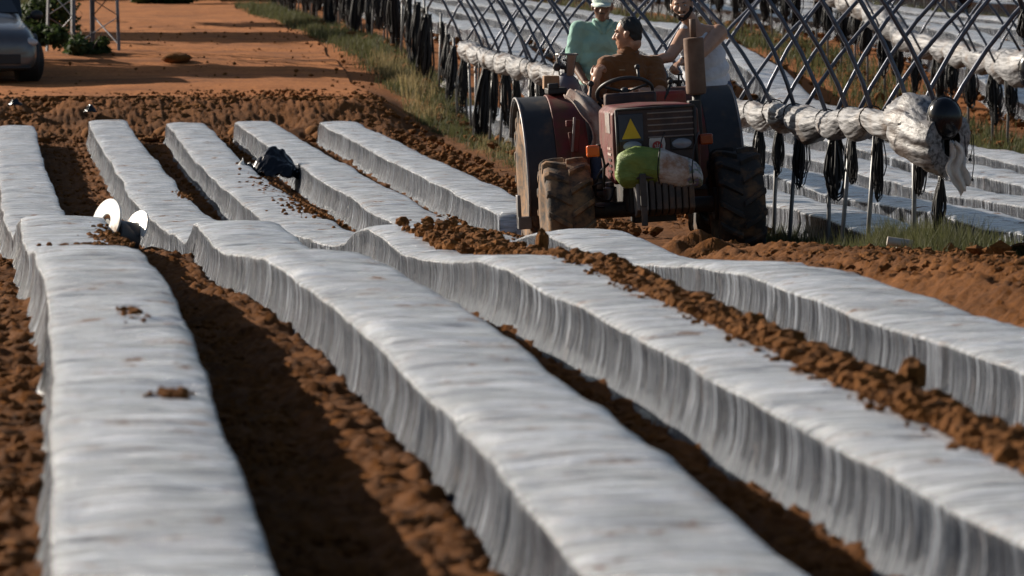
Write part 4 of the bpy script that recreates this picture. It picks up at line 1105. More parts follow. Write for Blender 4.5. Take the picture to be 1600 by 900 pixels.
# bonnet
def bonnet():
    m = MB()
    # cross sections from the front (y=-.42) to the dashboard (y=.85)
    secs = [(-.42, .335, .66, 1.235), (-.38, .345, .64, 1.243), (.2, .325, .66, 1.235), (.85, .29, .68, 1.22)]
    V = []; 
    for y, hw, z0, z1 in secs:
        V += [(-hw, y, z0), (-hw * 1.02, y, (z0 + z1) / 2), (-hw, y, z1 - .045), (-hw + .05, y, z1), (0, y, z1 + .012), (hw - .05, y, z1), (hw, y, z1 - .045), (hw * 1.02, y, (z0 + z1) / 2), (hw, y, z0)]
    n = 9; F = []
    for i in range(3):
        for k in range(n - 1): F.append((i * n + k, i * n + k + 1, (i + 1) * n + k + 1, (i + 1) * n + k))
        F.append((i * n + n - 1, i * n, (i + 1) * n, (i + 1) * n + n - 1))
    F += [tuple(range(n)), tuple(3 * n + k for k in range(n - 1, -1, -1))]
    m.add(V, F); return m.build('bonnet', M['red'], tr, bevel=.012)
bonnet()
m = MB(); m.box((0, -.435, .96), (.60, .03, .53)); gp = m.build('grille', M['panel'], tr, bevel=.012)
m = MB(); FW = .015
for a, b in (((-.31, -.452, .70), (-.31, -.452, 1.225)), ((.31, -.452, .70), (.31, -.452, 1.225)), ((-.31, -.452, 1.225), (.31, -.452, 1.225)), ((-.31, -.452, .70), (.31, -.452, .70))):
    m.cyl(a, b, .012, n=8)
m.build('grille_frame', M['chassis'], tr, smooth=True)
for k in range(5):
    m = MB(); m.box((.115, -.455, 1.185 - k * .047), (.36, .012, .011)); m.build('grille_bar', M['slot'], tr, bevel=.002)
m = MB(); m.box((-.20, -.456, 1.08), (.195, .012, .215)); m.build('warning_plate', M['bluep'], tr, bevel=.004)
m = MB(); m.prism([(-.275, .995), (-.125, .995), (-.20, 1.155)], -.470, -.464, 'Y'); m.build('warning_triangle', M['yellow'], tr, bevel=.002)
for sx, w in ((-1, .15), (1, .16)):
    m = MB(); m.box((sx * .195, -.453, .935), (w + .02, .02, .10)); hl = m.build('headlight', M['chassis'], tr, bevel=.02, seg=3)
    m = MB(); m.ball((sx * .195, -.462, .935), (w / 2, .018, .042), n=20, m=10); m.build('headlight_glass', M['lens'], hl, smooth=True)
# badge: white rounded shield, red disc with a pale leaf mark
m = MB(); m.prism([(-.058, .99), (.058, .99), (.066, .94), (.058, .885), (.03, .866), (-.03, .866), (-.058, .885), (-.066, .94)], -.470, -.458, 'Y'); bd = m.build('badge', M['cream'], tr, bevel=.006)
m = MB(); m.cyl((0, -.471, .925), (0, -.477, .925), .040, n=24); m.build('badge_disc', M['emblem'], bd)
m = MB()
for sx in (-1, 1):
    for k in range(3): m.box((sx * (.008 + .004 * k), -.479, .903 + .015 * k), (.016, .003, .006), (0, -sx * .7, 0))
m.box((0, -.479, .925), (.004, .003, .055)); m.build('badge_mark', M['cream'], bd)
# cream decal with slots on the left side of the bonnet
for k in range(6):
    m = MB(); m.box((-.352, -.33 + k * .045, 1.12 - .055 * (k % 1)), (.006, .024, .16)); m.build('side_slot', M['cream'], tr)
for k in range(5):
    m = MB(); m.box((-.354, -.25, .92 - k * .045), (.006, .20, .018)); m.build('side_vent', M['cream'] if k < 2 else M['panel'], tr)
# indicators on stalks
m = MB(); m.box((-.505, -.42, .915), (.10, .07, .09)); o = m.build('indicator', M['orange'], tr, bevel=.014, seg=3); o['label'] = 'bright orange indicator lamp on a stalk'
m = MB(); m.box((-.455, -.40, .915), (.03, .06, .10)); m.tube([(-.44, -.40, .93), (-.415, -.38, .8), (-.43, -.37, .62)], .011, 6); m.build('indicator_stalk', M['chassis'], tr, smooth=True)
m = MB(); m.box((.395, -.42, .955), (.10, .06, .085)); m.build('indicator', M['dimorange'], tr, bevel=.014, seg=3)

# exhaust silencer standing on the right of the bonnet
ex = MB(); ex.lathe([(.05, .0), (.078, .012), (.082, .04), (.080, .24), (.082, .44), (.078, .455), (.03, .46)], c=(.43, .25, 1.28), n=28); mf = ex.build('muffler', M['muffler'], tr, bevel=.004, smooth=True)
m = MB(); m.cyl((.43, .25, 1.72), (.43, .25, 1.885), .026, n=16); m.build('exhaust_pipe', M['muffler'], mf, smooth=True)
m = MB(); m.tube([(.43, .25, 1.30), (.43, .25, 1.18), (.41, .23, 1.02), (.36, .18, .9)], .036, 12); m.build('exhaust_elbow', M['chassis'], tr, smooth=True)
m = MB(); m.box((.40, .20, 1.10), (.10, .12, .28)); m.build('exhaust_shield', M['chassis'], tr, bevel=.01)

# front weights and carrier
m = MB(); m.box((.02, -.55, .55), (.44, .16, .10)); m.build('weight_carrier', M['chassis'], tr, bevel=.01)
for k in range(9):
    x = -.19 + k * .052; z = .55 + random.uniform(-.008, .008)
    m = MB(); m.prism([(-.60, .40), (-.50, .38), (-.48, .68), (-.60, .72), (-.66, .69), (-.67, .44)], x - .021, x + .021, 'X'); m.build('front_weight', M['weight'] if k > 1 else M['steelb'], tr, bevel=.008)
m = MB(); m.box((-.16, -.69, .60), (.05, .06, .26)); m.box((-.16, -.69, .40), (.045, .05, .16)); m.cyl((-.22, -.68, .70), (.24, -.68, .70), .018, n=8); m.build('tow_hitch', M['weight'], tr, bevel=.008)
# engine, axle, belly
m = MB(); m.box((0, .2, .62), (.46, 1.1, .46)); m.box((0, 1.3, .62), (.5, 1.2, .5)); m.cyl((0, -.38, .62), (0, -.30, .62), .20, n=20); m.build('engine', M['chassis'], tr, bevel=.03)
m = MB(); m.cyl((-.60, 0, .42), (.60, 0, .42), .065, n=14); m.box((0, 0, .42), (.34, .24, .22)); m.cyl((-.55, 0, .42), (-.48, 0, .42), .13, n=18); m.cyl((.48, 0, .42), (.55, 0, .42), .13, n=18); m.build('front_axle', M['chassis'], tr, bevel=.01)
m = MB(); m.cyl((-.70, 1.75, .60), (.70, 1.75, .60), .09, n=16); m.build('rear_axle', M['chassis'], tr, smooth=True)
m = MB(); m.cyl((-.33, .05, .36), (-.33, .05, .60), .055, n=16); m.cyl((-.33, .05, .6), (-.33, .05, .64), .035, n=12); o = m.build('filter_canister', M['steelb'], tr, bevel=.008)
m = MB()
m.tube([tuple(p) for p in spline([(-.36, -.2, .80), (-.46, -.25, .70), (-.47, -.2, .55), (-.36, -.1, .50), (-.30, 0, .6)], 6)], .012, 6)
m.build('hose', M['cord'], tr, smooth=True)
m = MB(); m.tube([tuple(p) for p in spline([(-.42, -.3, .66), (-.52, -.28, .62), (-.50, -.2, .48), (-.40, -.1, .45)], 6)], .008, 6); m.build('hose', M['cord'], tr, smooth=True)
m = MB(); m.box((0, 1.35, .50), (1.24, .75, .04)); m.build('footplate', M['chassis'], tr, bevel=.008)
m = MB(); m.box((0, 2.75, .38), (1.5, .9, .05)); m.box((0, 2.35, .42), (.7, .12, .1)); m.build('rear_platform', M['chassis'], tr, bevel=.01)
m = MB()
for x in (-.72, .72): m.tube([(x, 3.1, .4), (x, 3.1, 1.2), (x, 2.3, 1.2), (x, 2.3, .4)], .02, 8)
m.tube([(-.72, 3.1, 1.2), (.72, 3.1, 1.2)], .02, 8); m.build('platform_rail', M['chassis'], tr, smooth=True)
# dashboard, seat, steering
m = MB(); m.box((-.03, .84, 1.24), (.42, .12, .14)); m.build('dashboard', M['panel'], tr, bevel=.02)
m = MB(); m.cyl((-.05, .85, 1.15), (-.05, .99, 1.305), .025, n=10); m.build('steering_column', M['chassis'], tr, smooth=True)
rot = Matrix.Rotation(R(-32), 3, 'X'); c0 = Vector((-.05, 1.0, 1.31))
m = MB(); m.tube([c0 + rot @ Vector((.225 * math.cos(t), .225 * math.sin(t), 0)) for t in np.linspace(0, 2 * math.pi, 40)[:-1]], .016, 8, close=True)
for a in (R(90), R(210), R(330)): m.tube([c0, c0 + rot @ Vector((.22 * math.cos(a), .22 * math.sin(a), 0))], .011, 6)
m.ball(c0, .04); m.cyl(c0 + rot @ Vector((.1, -.2, 0)), c0 + rot @ Vector((.1, -.2, .09)), .012, n=8); m.ball(c0 + rot @ Vector((.1, -.2, .11)), .024, n=10, m=7)
m.build('steering_wheel', M['trim'], tr, smooth=True)
m = MB(); m.box((0, 1.75, .93), (.46, .42, .12)); m.box((0, 1.98, 1.12), (.44, .09, .38), (R(8), 0, 0)); m.cyl((0, 1.75, .5), (0, 1.75, .9), .05, n=10); m.build('seat', M['trim'], tr, bevel=.03, seg=3)
m = MB(); m.box((0, 2.06, 1.16), (1.15, .08, .14)); m.build('cross_beam', M['panel'], tr, bevel=.01)
m = MB(); m.box((.36, 1.35, 1.22), (.26, .16, .13)); o = m.build('battery_box', simple('bright_red_paint', (.30, .03, .02), .45, dirt=(.2, .1, .06)), tr, bevel=.025, seg=3)
m = MB(); m.tube([(.30, 1.30, .98), (.31, 1.28, 1.22), (.36, 1.26, 1.34)], .012, 6); m.ball((.36, 1.26, 1.36), .022); m.tube([(-.28, 1.2, .9), (-.33, 1.15, 1.2), (-.31, 1.1, 1.38)], .012, 6); m.ball((-.31, 1.1, 1.39), .026); m.build('lever', M['chassis'], tr, smooth=True)
m = MB(); m.box((-.53, 1.72, 1.33), (.16, .26, .05)); m.box((-.56, 1.62, 1.37), (.09, .07, .05)); m.build('toolbox_mount', M['chassis'], tr, bevel=.01)
# step bracket poking out at the left
m = MB(); m.box((-.93, 1.35, .38), (.03, .12, .26)); m.box((-.89, 1.35, .28), (.11, .14, .10)); m.build('side_bracket', M['steelb'], tr, bevel=.006)

# ---- things carried on the tractor
def lumpy_sack():
    n, q = 36, 20; V = []
    for i in range(q + 1):
        p = -math.pi / 2 + math.pi * i / q
        for j in range(n):
            t = 2 * math.pi * j / n
            x = math.sin(p) ; c = max(0, math.cos(p)) ** .36
            yy = math.cos(t) * c; zz = math.sin(t) * c
            V.append((x, yy, zz))
    V = np.array(V); x = V[:, 0].copy()
    f = 1 + .26 * fbm(V[:, 0] * 2.2 + 3, V[:, 2] * 2.2 + V[:, 1] * 1.3, 71, 3)
    X = x * .335 * (1 + .03 * f); 
    hz = np.interp(x, [-1, -.7, -.2, .4, .8, 1], [.14, .17, .14, .13, .125, .09]); cz = np.interp(x, [-1, -.7, -.2, .4, .8, 1], [-.02, -.01, .015, .0, -.03, -.06])
    Y = V[:, 1] * .12 * f; Z = V[:, 2] * hz * f + cz
    crease = .012 * np.sin((Z * 30 + X * 18) * 1.0) * (x < 0)
    return np.stack([X, Y + crease, Z + crease * .4], 1), grid_closed(q + 1, n)
def grid_closed(nr, nc):
    i = (np.arange(nr - 1)[:, None] * nc); j = np.arange(nc)[None]; k2 = (j + 1) % nc
    return np.stack([i + j, i + k2, i + nc + k2, i + nc + j], -1).reshape(-1, 4)
def sack_mat():
    m, nt, b = new_mat('printed_sack'); v = coords(nt)
    sep = nt.nodes.new('ShaderNodeSeparateXYZ'); nt.links.new(v, sep.inputs[0])
    w = noise(nt, v, 9, 4); ad = nd(nt, 'ShaderNodeMath', operation='MULTIPLY_ADD'); nt.links.new(w, ad.inputs[0]); ad.inputs[1].default_value = .05; nt.links.new(sep.outputs[0], ad.inputs[2])
    f = ramp(nt, ad.outputs[0], [(.0, (1, 1, 1)), (.012, (0, 0, 0))])
    st = noise(nt, v, 6, 6, .7)
    white = ramp(nt, st, [(.42, (.62, .58, .55)), (.62, (.34, .20, .13))]); green = ramp(nt, st, [(.35, (.22, .29, .06)), (.7, (.10, .17, .03))])
    # a second green and violet print near the right end
    f2 = ramp(nt, ad.outputs[0], [(.235, (0, 0, 0)), (.25, (1, 1, 1))]); pr = ramp(nt, noise(nt, v, 22, 2), [(.45, (.5, .48, .5)), (.55, (.16, .22, .14)), (.62, (.22, .2, .36))])
    c = mixc(nt, f, mixc(nt, f2, white, pr), green)
    nt.links.new(c, b.inputs['Base Color']); b.inputs['Roughness'].default_value = .6
    bump(nt, b, noise(nt, coords(nt, (3, 3, 9)), 5, 5, .6, .5), .8, .02); return m
V, F = lumpy_sack(); sk = np_mesh('feed_sack', V, F, sack_mat()); sk.location = (TX - .055, TYY - .60, TZ + .755); sk.rotation_euler = (0, R(5), 0)
tag(sk, 'green and white woven plastic sack lying on the front weights of the tractor', 'sack')
m = MB()
for x0, lean in ((-.055, -.05), (.215, .05)):
    m.tube([tuple(p) for p in spline([(TX + x0 + .06, TYY - .46, TZ + 1.03), (TX + x0 + .01, TYY - .66, TZ + .98), (TX + x0 - .02, TYY - .735, TZ + .88), (TX + x0 - .03, TYY - .73, TZ + .74), (TX + x0 - .01, TYY - .68, TZ + .64)], 6)], .005, 5)
cb = m.v; ctr = Vector((TX, TYY - .6, TZ + .8)); m.v = [tuple(Vector(p) - ctr) for p in cb]; o = m.build('tie_wire', M['cord'], smooth=True); o.location = ctr; tag(o, 'pair of thin black cords tying the sack to the tractor front', 'cord')

def cylinder_bottle(loc, r, h, col, label, guard_=True, mname='blue_cylinder_paint'):
    b = empty('gas_cylinder', loc); tag(b, label, 'gas cylinder')
    mt = simple(mname, col, .38, var=.2, dirt=(.2, .13, .1), dirt_amt=.2)
    m = MB(); m.lathe([(r * .8, 0), (r, .03), (r, h * .78), (r * .97, h * .84), (r * .85, h * .90), (r * .62, h * .955), (r * .34, h * .99), (r * .3, h)], n=32); m.build('tank', mt, b, smooth=True)
    m = MB(); m.cyl((0, 0, h - .01), (0, 0, h + .06), .022, n=12); m.cyl((-.05, -.01, h + .045), (.03, 0, h + .045), .016, n=10); m.ball((-.085, -.02, h + .05), (.035, .025, .035)); m.cyl((0, 0, h + .06), (0, 0, h + .10), .009, n=8); m.cyl((0, 0, h + .10), (0, 0, h + .115), .035, n=14); m.build('valve', M['chassis'], b, bevel=.003)
    if guard_:
        m = MB(); rg = r * .58
        m.tube([(rg * 1.15 * math.cos(t), rg * 1.15 * math.sin(t), h + .155) for t in np.linspace(0, 2 * math.pi, 28)[:-1]], .009, 6, close=True)
        for k in range(3):
            a0 = k * 2.094 + .4; n = 6; V = []
            for i in range(n + 1):
                a = a0 + .95 * i / n
                for zz, q in ((h - .02, .8), (h + .155, 1.15)):
                    for dr in (0, .006): V.append(((rg * q + dr) * math.cos(a), (rg * q + dr) * math.sin(a), zz))
            Fc = []
            for i in range(n):
                o_ = i * 4
                Fc += [(o_, o_ + 4, o_ + 6, o_ + 2), (o_ + 1, o_ + 3, o_ + 7, o_ + 5), (o_ + 2, o_ + 6, o_ + 7, o_ + 3), (o_, o_ + 1, o_ + 5, o_ + 4)]
            m.add(V, Fc)
        m.build('valve_guard', simple('dull_grey_metal', (.20, .19, .18), .45, metal=.4), b)
    m = MB(); m.lathe([(r + .002, h * .60), (r + .0025, h * .61), (r + .0025, h * .69), (r + .002, h * .70)], n=32); 
    return b, m
gb, mm = cylinder_bottle((4.895, 42.35, TZ + .43), .135, 1.0, (.10, .115, .16), 'dark blue gas cylinder with a metal valve guard standing behind the left mudguard')
# worn red stencil strokes on the cylinder shoulder (the letters are too faint to read)
mt = simple('red_stencil', (.30, .05, .045), .6); m = MB()
for k, (a, hh, sl) in enumerate(((-1.95, .05, 0), (-1.72, .05, .4), (-1.6, .05, -.4), (-1.38, .05, 0), (-1.1, .05, .2))):
    m.box((math.cos(a) * .1375, math.sin(a) * .1375, .75), (.007, .003, hh), (0, sl, a + math.pi / 2))
m.build('stencil', mt, gb)
cylinder_bottle((5.835, 42.35, TZ + .43), .105, .88, (.10, .27, .25), 'teal gas cylinder between the driver and the man in the white vest', False, 'teal_cylinder_paint')[0]
m = MB(); m.box((0, 0, 0), (.13, .12, .11)); o = m.build('wooden_block', M['wood'], bevel=.006); o.location = (4.735, 42.1, TZ + 1.36); tag(o, 'small square block of old wood left of the blue gas cylinder', 'wooden block')
# rag thrown over the guard by the driver
nx, nz = 14, 22; V = []
path = spline([(-.36, 1.25, 1.31), (-.30, 1.15, 1.27), (-.22, 1.02, 1.18), (-.13, .95, 1.09), (-.09, .93, .98), (-.10, .93, .88)], 5)
for i, p in enumerate(path):
    t = i / (len(path) - 1); w = .05 + .09 * t
    for j in range(nx):
        u = j / (nx - 1) * 2 - 1
        V.append((p.x + u * w + .01 * math.sin(9 * t), p.y - .03 * math.cos(u * 7 + t * 3) * .8, p.z + .03 * math.cos(u * 5) + u * .02))
cl = np_mesh('dirty_cloth', V, grid_faces(len(path), nx), M['rag']); cl.location = (TX - .19, TYY, TZ - .02); sl = cl.modifiers.new('t', 'SOLIDIFY'); sl.thickness = .008
tag(cl, 'stained whitish cloth twisted over the tractor beside the driver', 'cloth')
# ------------------------------------------------------------------ people
def skin_mat(name, col):
    m, nt, b = new_mat(name); v = coords(nt); c = ramp(nt, noise(nt, v, 9, 4), [(.3, tuple(x * .8 for x in col)), (.7, tuple(min(1, x * 1.15) for x in col))])
    nt.links.new(c, b.inputs['Base Color']); b.inputs['Roughness'].default_value = .45; b.inputs['Subsurface Weight'].default_value = .08; b.inputs['Subsurface Radius'].default_value = (.02, .008, .004)
    bump(nt, b, noise(nt, v, 90, 4), .1, .002); return m
def cloth_mat(name, col, var=.12):
    m, nt, b = new_mat(name); v = coords(nt); c = ramp(nt, noise(nt, v, 5, 5), [(.3, tuple(x * (1 - var) for x in col)), (.7, tuple(min(1, x * (1 + var)) for x in col))])
    nt.links.new(c, b.inputs['Base Color']); b.inputs['Roughness'].default_value = .9; b.inputs['Specular IOR Level'].default_value = .2; b.inputs['Sheen Weight'].default_value = .2
    bump(nt, b, noise(nt, v, 9, 4, .6, .6), .55, .03); return m
def remeshed(mb, name, voxel, mat, parent, smooth_it=3, cut=None, folds=0, seed=0, sub=False, tuft=0):
    me = bpy.data.meshes.new(name); me.from_pydata(mb.v, [], mb.f)
    bm = bmesh.new(); bm.from_mesh(me); bmesh.ops.recalc_face_normals(bm, faces=bm.faces); bm.to_mesh(me); bm.free()
    tmp = bpy.data.objects.new(name, me); COL.objects.link(tmp)
    r = tmp.modifiers.new('r', 'REMESH'); r.mode = 'VOXEL'; r.voxel_size = voxel; r.use_smooth_shade = True
    s_ = tmp.modifiers.new('s', 'SMOOTH'); s_.iterations = smooth_it; s_.factor = .5
    dg = bpy.context.evaluated_depsgraph_get(); ev = tmp.evaluated_get(dg); me2 = bpy.data.meshes.new_from_object(ev)
    bpy.data.objects.remove(tmp)
    if cut:
        bm = bmesh.new(); bm.from_mesh(me2)
        for co_, no_ in cut:
            g = bmesh.ops.bisect_plane(bm, geom=bm.verts[:] + bm.edges[:] + bm.faces[:], plane_co=co_, plane_no=no_, clear_outer=True)
        bm.to_mesh(me2); bm.free()
    if folds:
        n = len(me2.vertices); co_ = np.empty(n * 3, np.float32); me2.vertices.foreach_get('co', co_); co_ = co_.reshape(-1, 3)
        no_ = np.empty(n * 3, np.float32); me2.vertices.foreach_get('normal', no_); no_ = no_.reshape(-1, 3)
        f = fbm(co_[:, 0] / .11 + co_[:, 2] / .30 + seed, co_[:, 2] / .09 + co_[:, 1] / .12, seed, 3)
        f = (1 - np.abs(f) * 2.2)
        co_ = co_ + no_ * (f * folds)[:, None]; me2.vertices.foreach_set('co', co_.astype(np.float32).ravel()); me2.update()
    if tuft:
        n = len(me2.vertices); co_ = np.empty(n * 3, np.float32); me2.vertices.foreach_get('co', co_); co_ = co_.reshape(-1, 3)
        no_ = np.empty(n * 3, np.float32); me2.vertices.foreach_get('normal', no_); no_ = no_.reshape(-1, 3)
        f = fbm(co_[:, 0] / .018 + co_[:, 2] / .05, co_[:, 2] / .02 + co_[:, 1] / .018, seed + 5, 2)
        me2.vertices.foreach_set('co', (co_ + no_ * (f * tuft)[:, None]).astype(np.float32).ravel()); me2.update()
    me2.materials.clear(); me2.materials.append(mat)
    for p in me2.polygons: p.use_smooth = True
    o = bpy.data.objects.new(name, me2); COL.objects.link(o); o.parent = parent; return o
def limb(m, pts, rs, n=14):
    """tapered rounded chain"""
    for (a, b, ra, rb) in zip(pts[:-1], pts[1:], rs[:-1], rs[1:]):
        m.cyl(a, b, ra, rb, n); 
    for p, r in zip(pts, rs): m.ball(p, r * 1.0, n=n, m=10)
def V3(*a): return Vector(a)
def head(m, c, Rm, s=1.0):
    """c = middle of the head; Rm maps head axes (x right, y forward, z up) to the world"""
    def P(x, y, z): return c + Rm @ (V3(x, y, z) * s)
    def E(x, y, z, a, b, d, rot=None): m.ball(P(x, y, z), (a * s, b * s, d * s), Rm @ rot if rot else Rm, n=20, m=14)
    E(0, -.012, .030, .077, .096, .090); E(0, .022, -.030, .064, .068, .085); E(0, .045, -.082, .042, .040, .035); E(0, .068, -.098, .022, .020, .018)
    E(-.040, .058, -.018, .026, .026, .024); E(.040, .058, -.018, .026, .026, .024)
    limb(m, [P(-.042, .076, .024), P(0, .084, .020), P(.042, .076, .024)], [.011 * s, .013 * s, .011 * s], 10)
    limb(m, [P(0, .088, .012), P(0, .108, -.022), P(0, .112, -.030)], [.009 * s, .013 * s, .014 * s], 10)
    m.ball(P(-.014, .098, -.032), .010 * s, n=10, m=8); m.ball(P(.014, .098, -.032), .010 * s, n=10, m=8)
    limb(m, [P(-.022, .080, -.060), P(0, .090, -.057), P(.022, .080, -.060)], [.006 * s, .009 * s, .006 * s], 8)
    limb(m, [P(-.018, .080, -.071), P(0, .088, -.073), P(.018, .080, -.071)], [.006 * s, .009 * s, .006 * s], 8)
    for sx in (-1, 1):
        E(sx * .080, -.010, -.008, .010, .022, .033, Matrix.Rotation(R(14), 3, 'X')); E(sx * .084, -.018, .008, .010, .014, .016)
    return P
def face_bits(P, Rm, par, s, brow_mat, eye=True):
    for sx in (-1, 1):
        m = MB(); m.ball(P(sx * .031, .078, .004), (.0135 * s, .008 * s, .008 * s), Rm, n=12, m=8); e_ = m.build('eye', M['eyewhite'], par, smooth=True)
        m = MB(); m.ball(P(sx * .031, .0855, .004), .0048 * s, n=10, m=7); m.build('iris', M['iris'], e_, smooth=True)
        m = MB(); limb(m, [P(sx * .016, .092, .024), P(sx * .034, .089, .030), P(sx * .050, .076, .025)], [.0028 * s, .0035 * s, .002 * s], 8); m.build('eyebrow', brow_mat, par, smooth=True)
def hand(m, w, d, up, curl=.6, s=1.0, thumb=1, spread=.15, point=False):
    """w wrist, d direction of the palm, up = back of the hand; fingers bend away from up. thumb = +1/-1 side"""
    d = d.normalized(); up = (up - d * up.dot(d)).normalized(); sd = d.cross(up) * thumb
    rot = Matrix((sd, d, up)).transposed()
    m.ball(w + d * .045 * s, (.040 * s, .052 * s, .017 * s), rot, n=14, m=10)
    L = [(.042, .026, .020), (.046, .030, .022), (.043, .028, .021), (.034, .021, .018)]
    for i in range(4):
        off = (1.5 - i) * .0205; a = w + d * (.086 - abs(i - 1.2) * .004) * s + sd * off * s
        dd = (d + sd * (1.5 - i) * spread * .35).normalized(); ang = 0; pts = [w + d * .04 * s + sd * off * .8 * s, a]
        cu = curl * (.15 if (point and i == 0) else 1)
        for k, l in enumerate(L[i]):
            ang += cu * (1.0, 1.25, .8)[k]; q = dd * math.cos(ang) - up * math.sin(ang); pts.append(pts[-1] + q * l * s)
        limb(m, pts, [.0105 * s, .0098 * s, .0090 * s, .0082 * s, .0072 * s], 8)
    b = w + d * .022 * s + sd * .028 * s
    pts = [b, b + (d * .5 + sd * .75 - up * .25).normalized() * .038 * s]; pts.append(pts[-1] + (d * .9 + sd * .25 - up * .35).normalized() * .030 * s); pts.append(pts[-1] + (d * .95 - sd * .1 - up * .45).normalized() * .024 * s)
    limb(m, pts, [.015 * s, .0125 * s, .0105 * s, .0085 * s], 8)
M['skinA'] = skin_mat('tanned_skin', (.20, .105, .065)); M['skinB'] = skin_mat('brown_skin', (.45, .23, .14)); M['skinC'] = skin_mat('fair_tanned_skin', (.46, .26, .17))
M['eyewhite'] = simple('eye_white', (.6, .58, .55), .3, bmp=0, var=.05); M['iris'] = simple('dark_iris', (.02, .012, .01), .2, bmp=0)
M['hair'] = simple('black_hair', (.012, .010, .009), .55, var=.4, scale=40, bmp=.8, bscale=160)
M['jeans'] = cloth_mat('blue_jeans', (.06, .09, .17)); M['brown'] = cloth_mat('brown_polo', (.19, .075, .026)); M['mint'] = cloth_mat('mint_polo', (.27, .47, .40)); M['vest'] = cloth_mat('white_vest', (.66, .68, .74)); M['capc'] = cloth_mat('pale_cap', (.62, .74, .66))
M['boot'] = simple('dusty_boot', (.06, .045, .035), .8, dirt=(.25, .14, .08), dirt_amt=.5)

def euler(yaw, pitch=0, roll=0):
    """yaw: 0 looks at the camera (-y), positive turns the face to the picture's right"""
    return Matrix.Rotation(math.pi + yaw, 3, 'Z') @ Matrix.Rotation(pitch, 3, 'X') @ Matrix.Rotation(roll, 3, 'Y')

def hair_cap(P_c, Rm, s, par, low=-.02, back=-.06, thick=.010, name='hair', mat=None, recede=0):
    m = MB(); m.ball(P_c(0, -.014, .032), ((.080 + thick) * s, (.098 + thick) * s, (.092 + thick) * s), Rm, n=28, m=20)
    m.ball(P_c(0, -.045, -.015), ((.066 + thick) * s, (.060 + thick) * s, (.075 + thick) * s), Rm, n=20, m=14)
    f = Rm @ V3(0, .82, -.57)
    o = remeshed(m, name, .007, mat or M['hair'], par, 2, [(P_c(0, .046 - recede, .045), f), (P_c(0, 0, -.075), Rm @ V3(0, 0, -1))], tuft=.006)
    return o

def torso(m, hip, chest, neck, shl, shr, w=1.0, belly=1.0, d=1.0):
    """hips to shoulders as overlapping ellipsoids, then the shoulder yoke"""
    up = (chest - hip).normalized(); sh = (shr - shl).normalized(); fw = up.cross(sh).normalized(); sh = fw.cross(up).normalized() * (1 if fw.cross(up).dot(shr - shl) > 0 else -1)
    rot = Matrix((sh, fw, up)).transposed()
    for t, a, b, c in ((0, .165, .115, .11), (.3, .155 * belly, .125 * belly, .12), (.62, .165 * (1 + belly) / 2, .125 * (1 + belly) / 2, .14), (1, .170, .120, .13)):
        m.ball(hip.lerp(chest, t), (a * w, b * w * d, c), rot, n=20, m=14)
    m.ball(chest.lerp(neck, .45), (.14 * w, .09 * w * d, .09), rot, n=18, m=12)
    limb(m, [shl, chest.lerp(neck, .62), shr], [.058 * w, .075 * w, .058 * w], 16)
    return rot

# ---- driver: seated, turned towards the picture's left, head turned away over his shoulder
D0 = V3(5.38, 42.0, TZ + 1.0)
dr = empty('person', D0); tag(dr, 'seated driver in a brown polo shirt, head turned left in profile, one hand raised', 'person')
hip = V3(0, 0, .06); chest = V3(-.03, -.05, .42); neck = V3(-.02, -.035, .60); hc = V3(-.025, -.045, .765)
shl = V3(-.205, -.10, .50); shr = V3(.195, .02, .50)
ell = V3(-.345, -.20, .20); wrl = V3(-.315, -.30, .385); elr = V3(.225, -.22, .26); wrr = V3(-.02, -.55, .31)
hL = V3(-.10, 0, .0); hR = V3(.10, 0, .0); kL = V3(-.30, -.52, .02); kR = V3(.24, -.52, .02); fL = V3(-.34, -.62, -.40); fR = V3(.26, -.62, -.40)
RmD = euler(R(-112), R(-4), 0)
m = MB(); torso(m, hip, chest, neck, shl, shr, 1.06, 1.22)
limb(m, [chest.lerp(neck, .6), neck + V3(0, 0, .03), hc + V3(.015, .02, -.06)], [.08, .066, .062], 16)
PD = head(m, hc, RmD, 1.10)
m.ball(PD(0, -.055, -.075), (.066, .05, .06), RmD)
limb(m, [shl, ell, ell.lerp(wrl, .35), wrl], [.066, .050, .050, .032]); limb(m, [shr, elr, elr.lerp(wrr, .35), wrr], [.066, .052, .048, .033])
hand(m, wrl, V3(.15, -.05, 1), V3(-.7, -.7, .1), 1.05, 1.2, thumb=-1); hand(m, wrr, (wrr - elr), V3(0, 0, 1), .85, 1.08, thumb=-1)
limb(m, [hL, kL, kL.lerp(fL, .3), fL], [.10, .070, .066, .045]); limb(m, [hR, kR, kR.lerp(fR, .3), fR], [.10, .070, .066, .045])
remeshed(m, 'body', .0075, M['skinB'], dr, 2)
m = MB(); torso(m, hip + V3(0, 0, .02), chest, neck, shl, shr, 1.17, 1.25)
limb(m, [shl, shl.lerp(ell, .62)], [.084, .078]); limb(m, [shr, shr.lerp(elr, .66)], [.086, .080]); limb(m, [chest.lerp(neck, .55), neck + V3(0, .0, .005)], [.095, .076])
remeshed(m, 'polo_shirt', .011, M['brown'], dr, 3, folds=.009, seed=4)
m = MB(); m.tube([neck + V3(.078 * math.cos(t), .074 * math.sin(t), .012 + .022 * math.sin(t)) for t in np.linspace(R(-60), R(240), 22)], [.016] * 22, 8); m.build('collar', M['brown'], dr, smooth=True)
m = MB(); limb(m, [hL, kL, fL], [.118, .088, .068]); limb(m, [hR, kR, fR], [.118, .088, .068]); m.ball(hip - V3(0, 0, .03), (.19, .15, .12)); remeshed(m, 'jeans', .012, M['jeans'], dr, 3, folds=.006, seed=9)
for f_ in (fL, fR):
    m = MB(); limb(m, [f_ + V3(0, .03, -.02), f_ + V3(0, -.10, -.045), f_ + V3(0, -.17, -.055)], [.05, .046, .038]); remeshed(m, 'boot', .012, M['boot'], dr, 2)
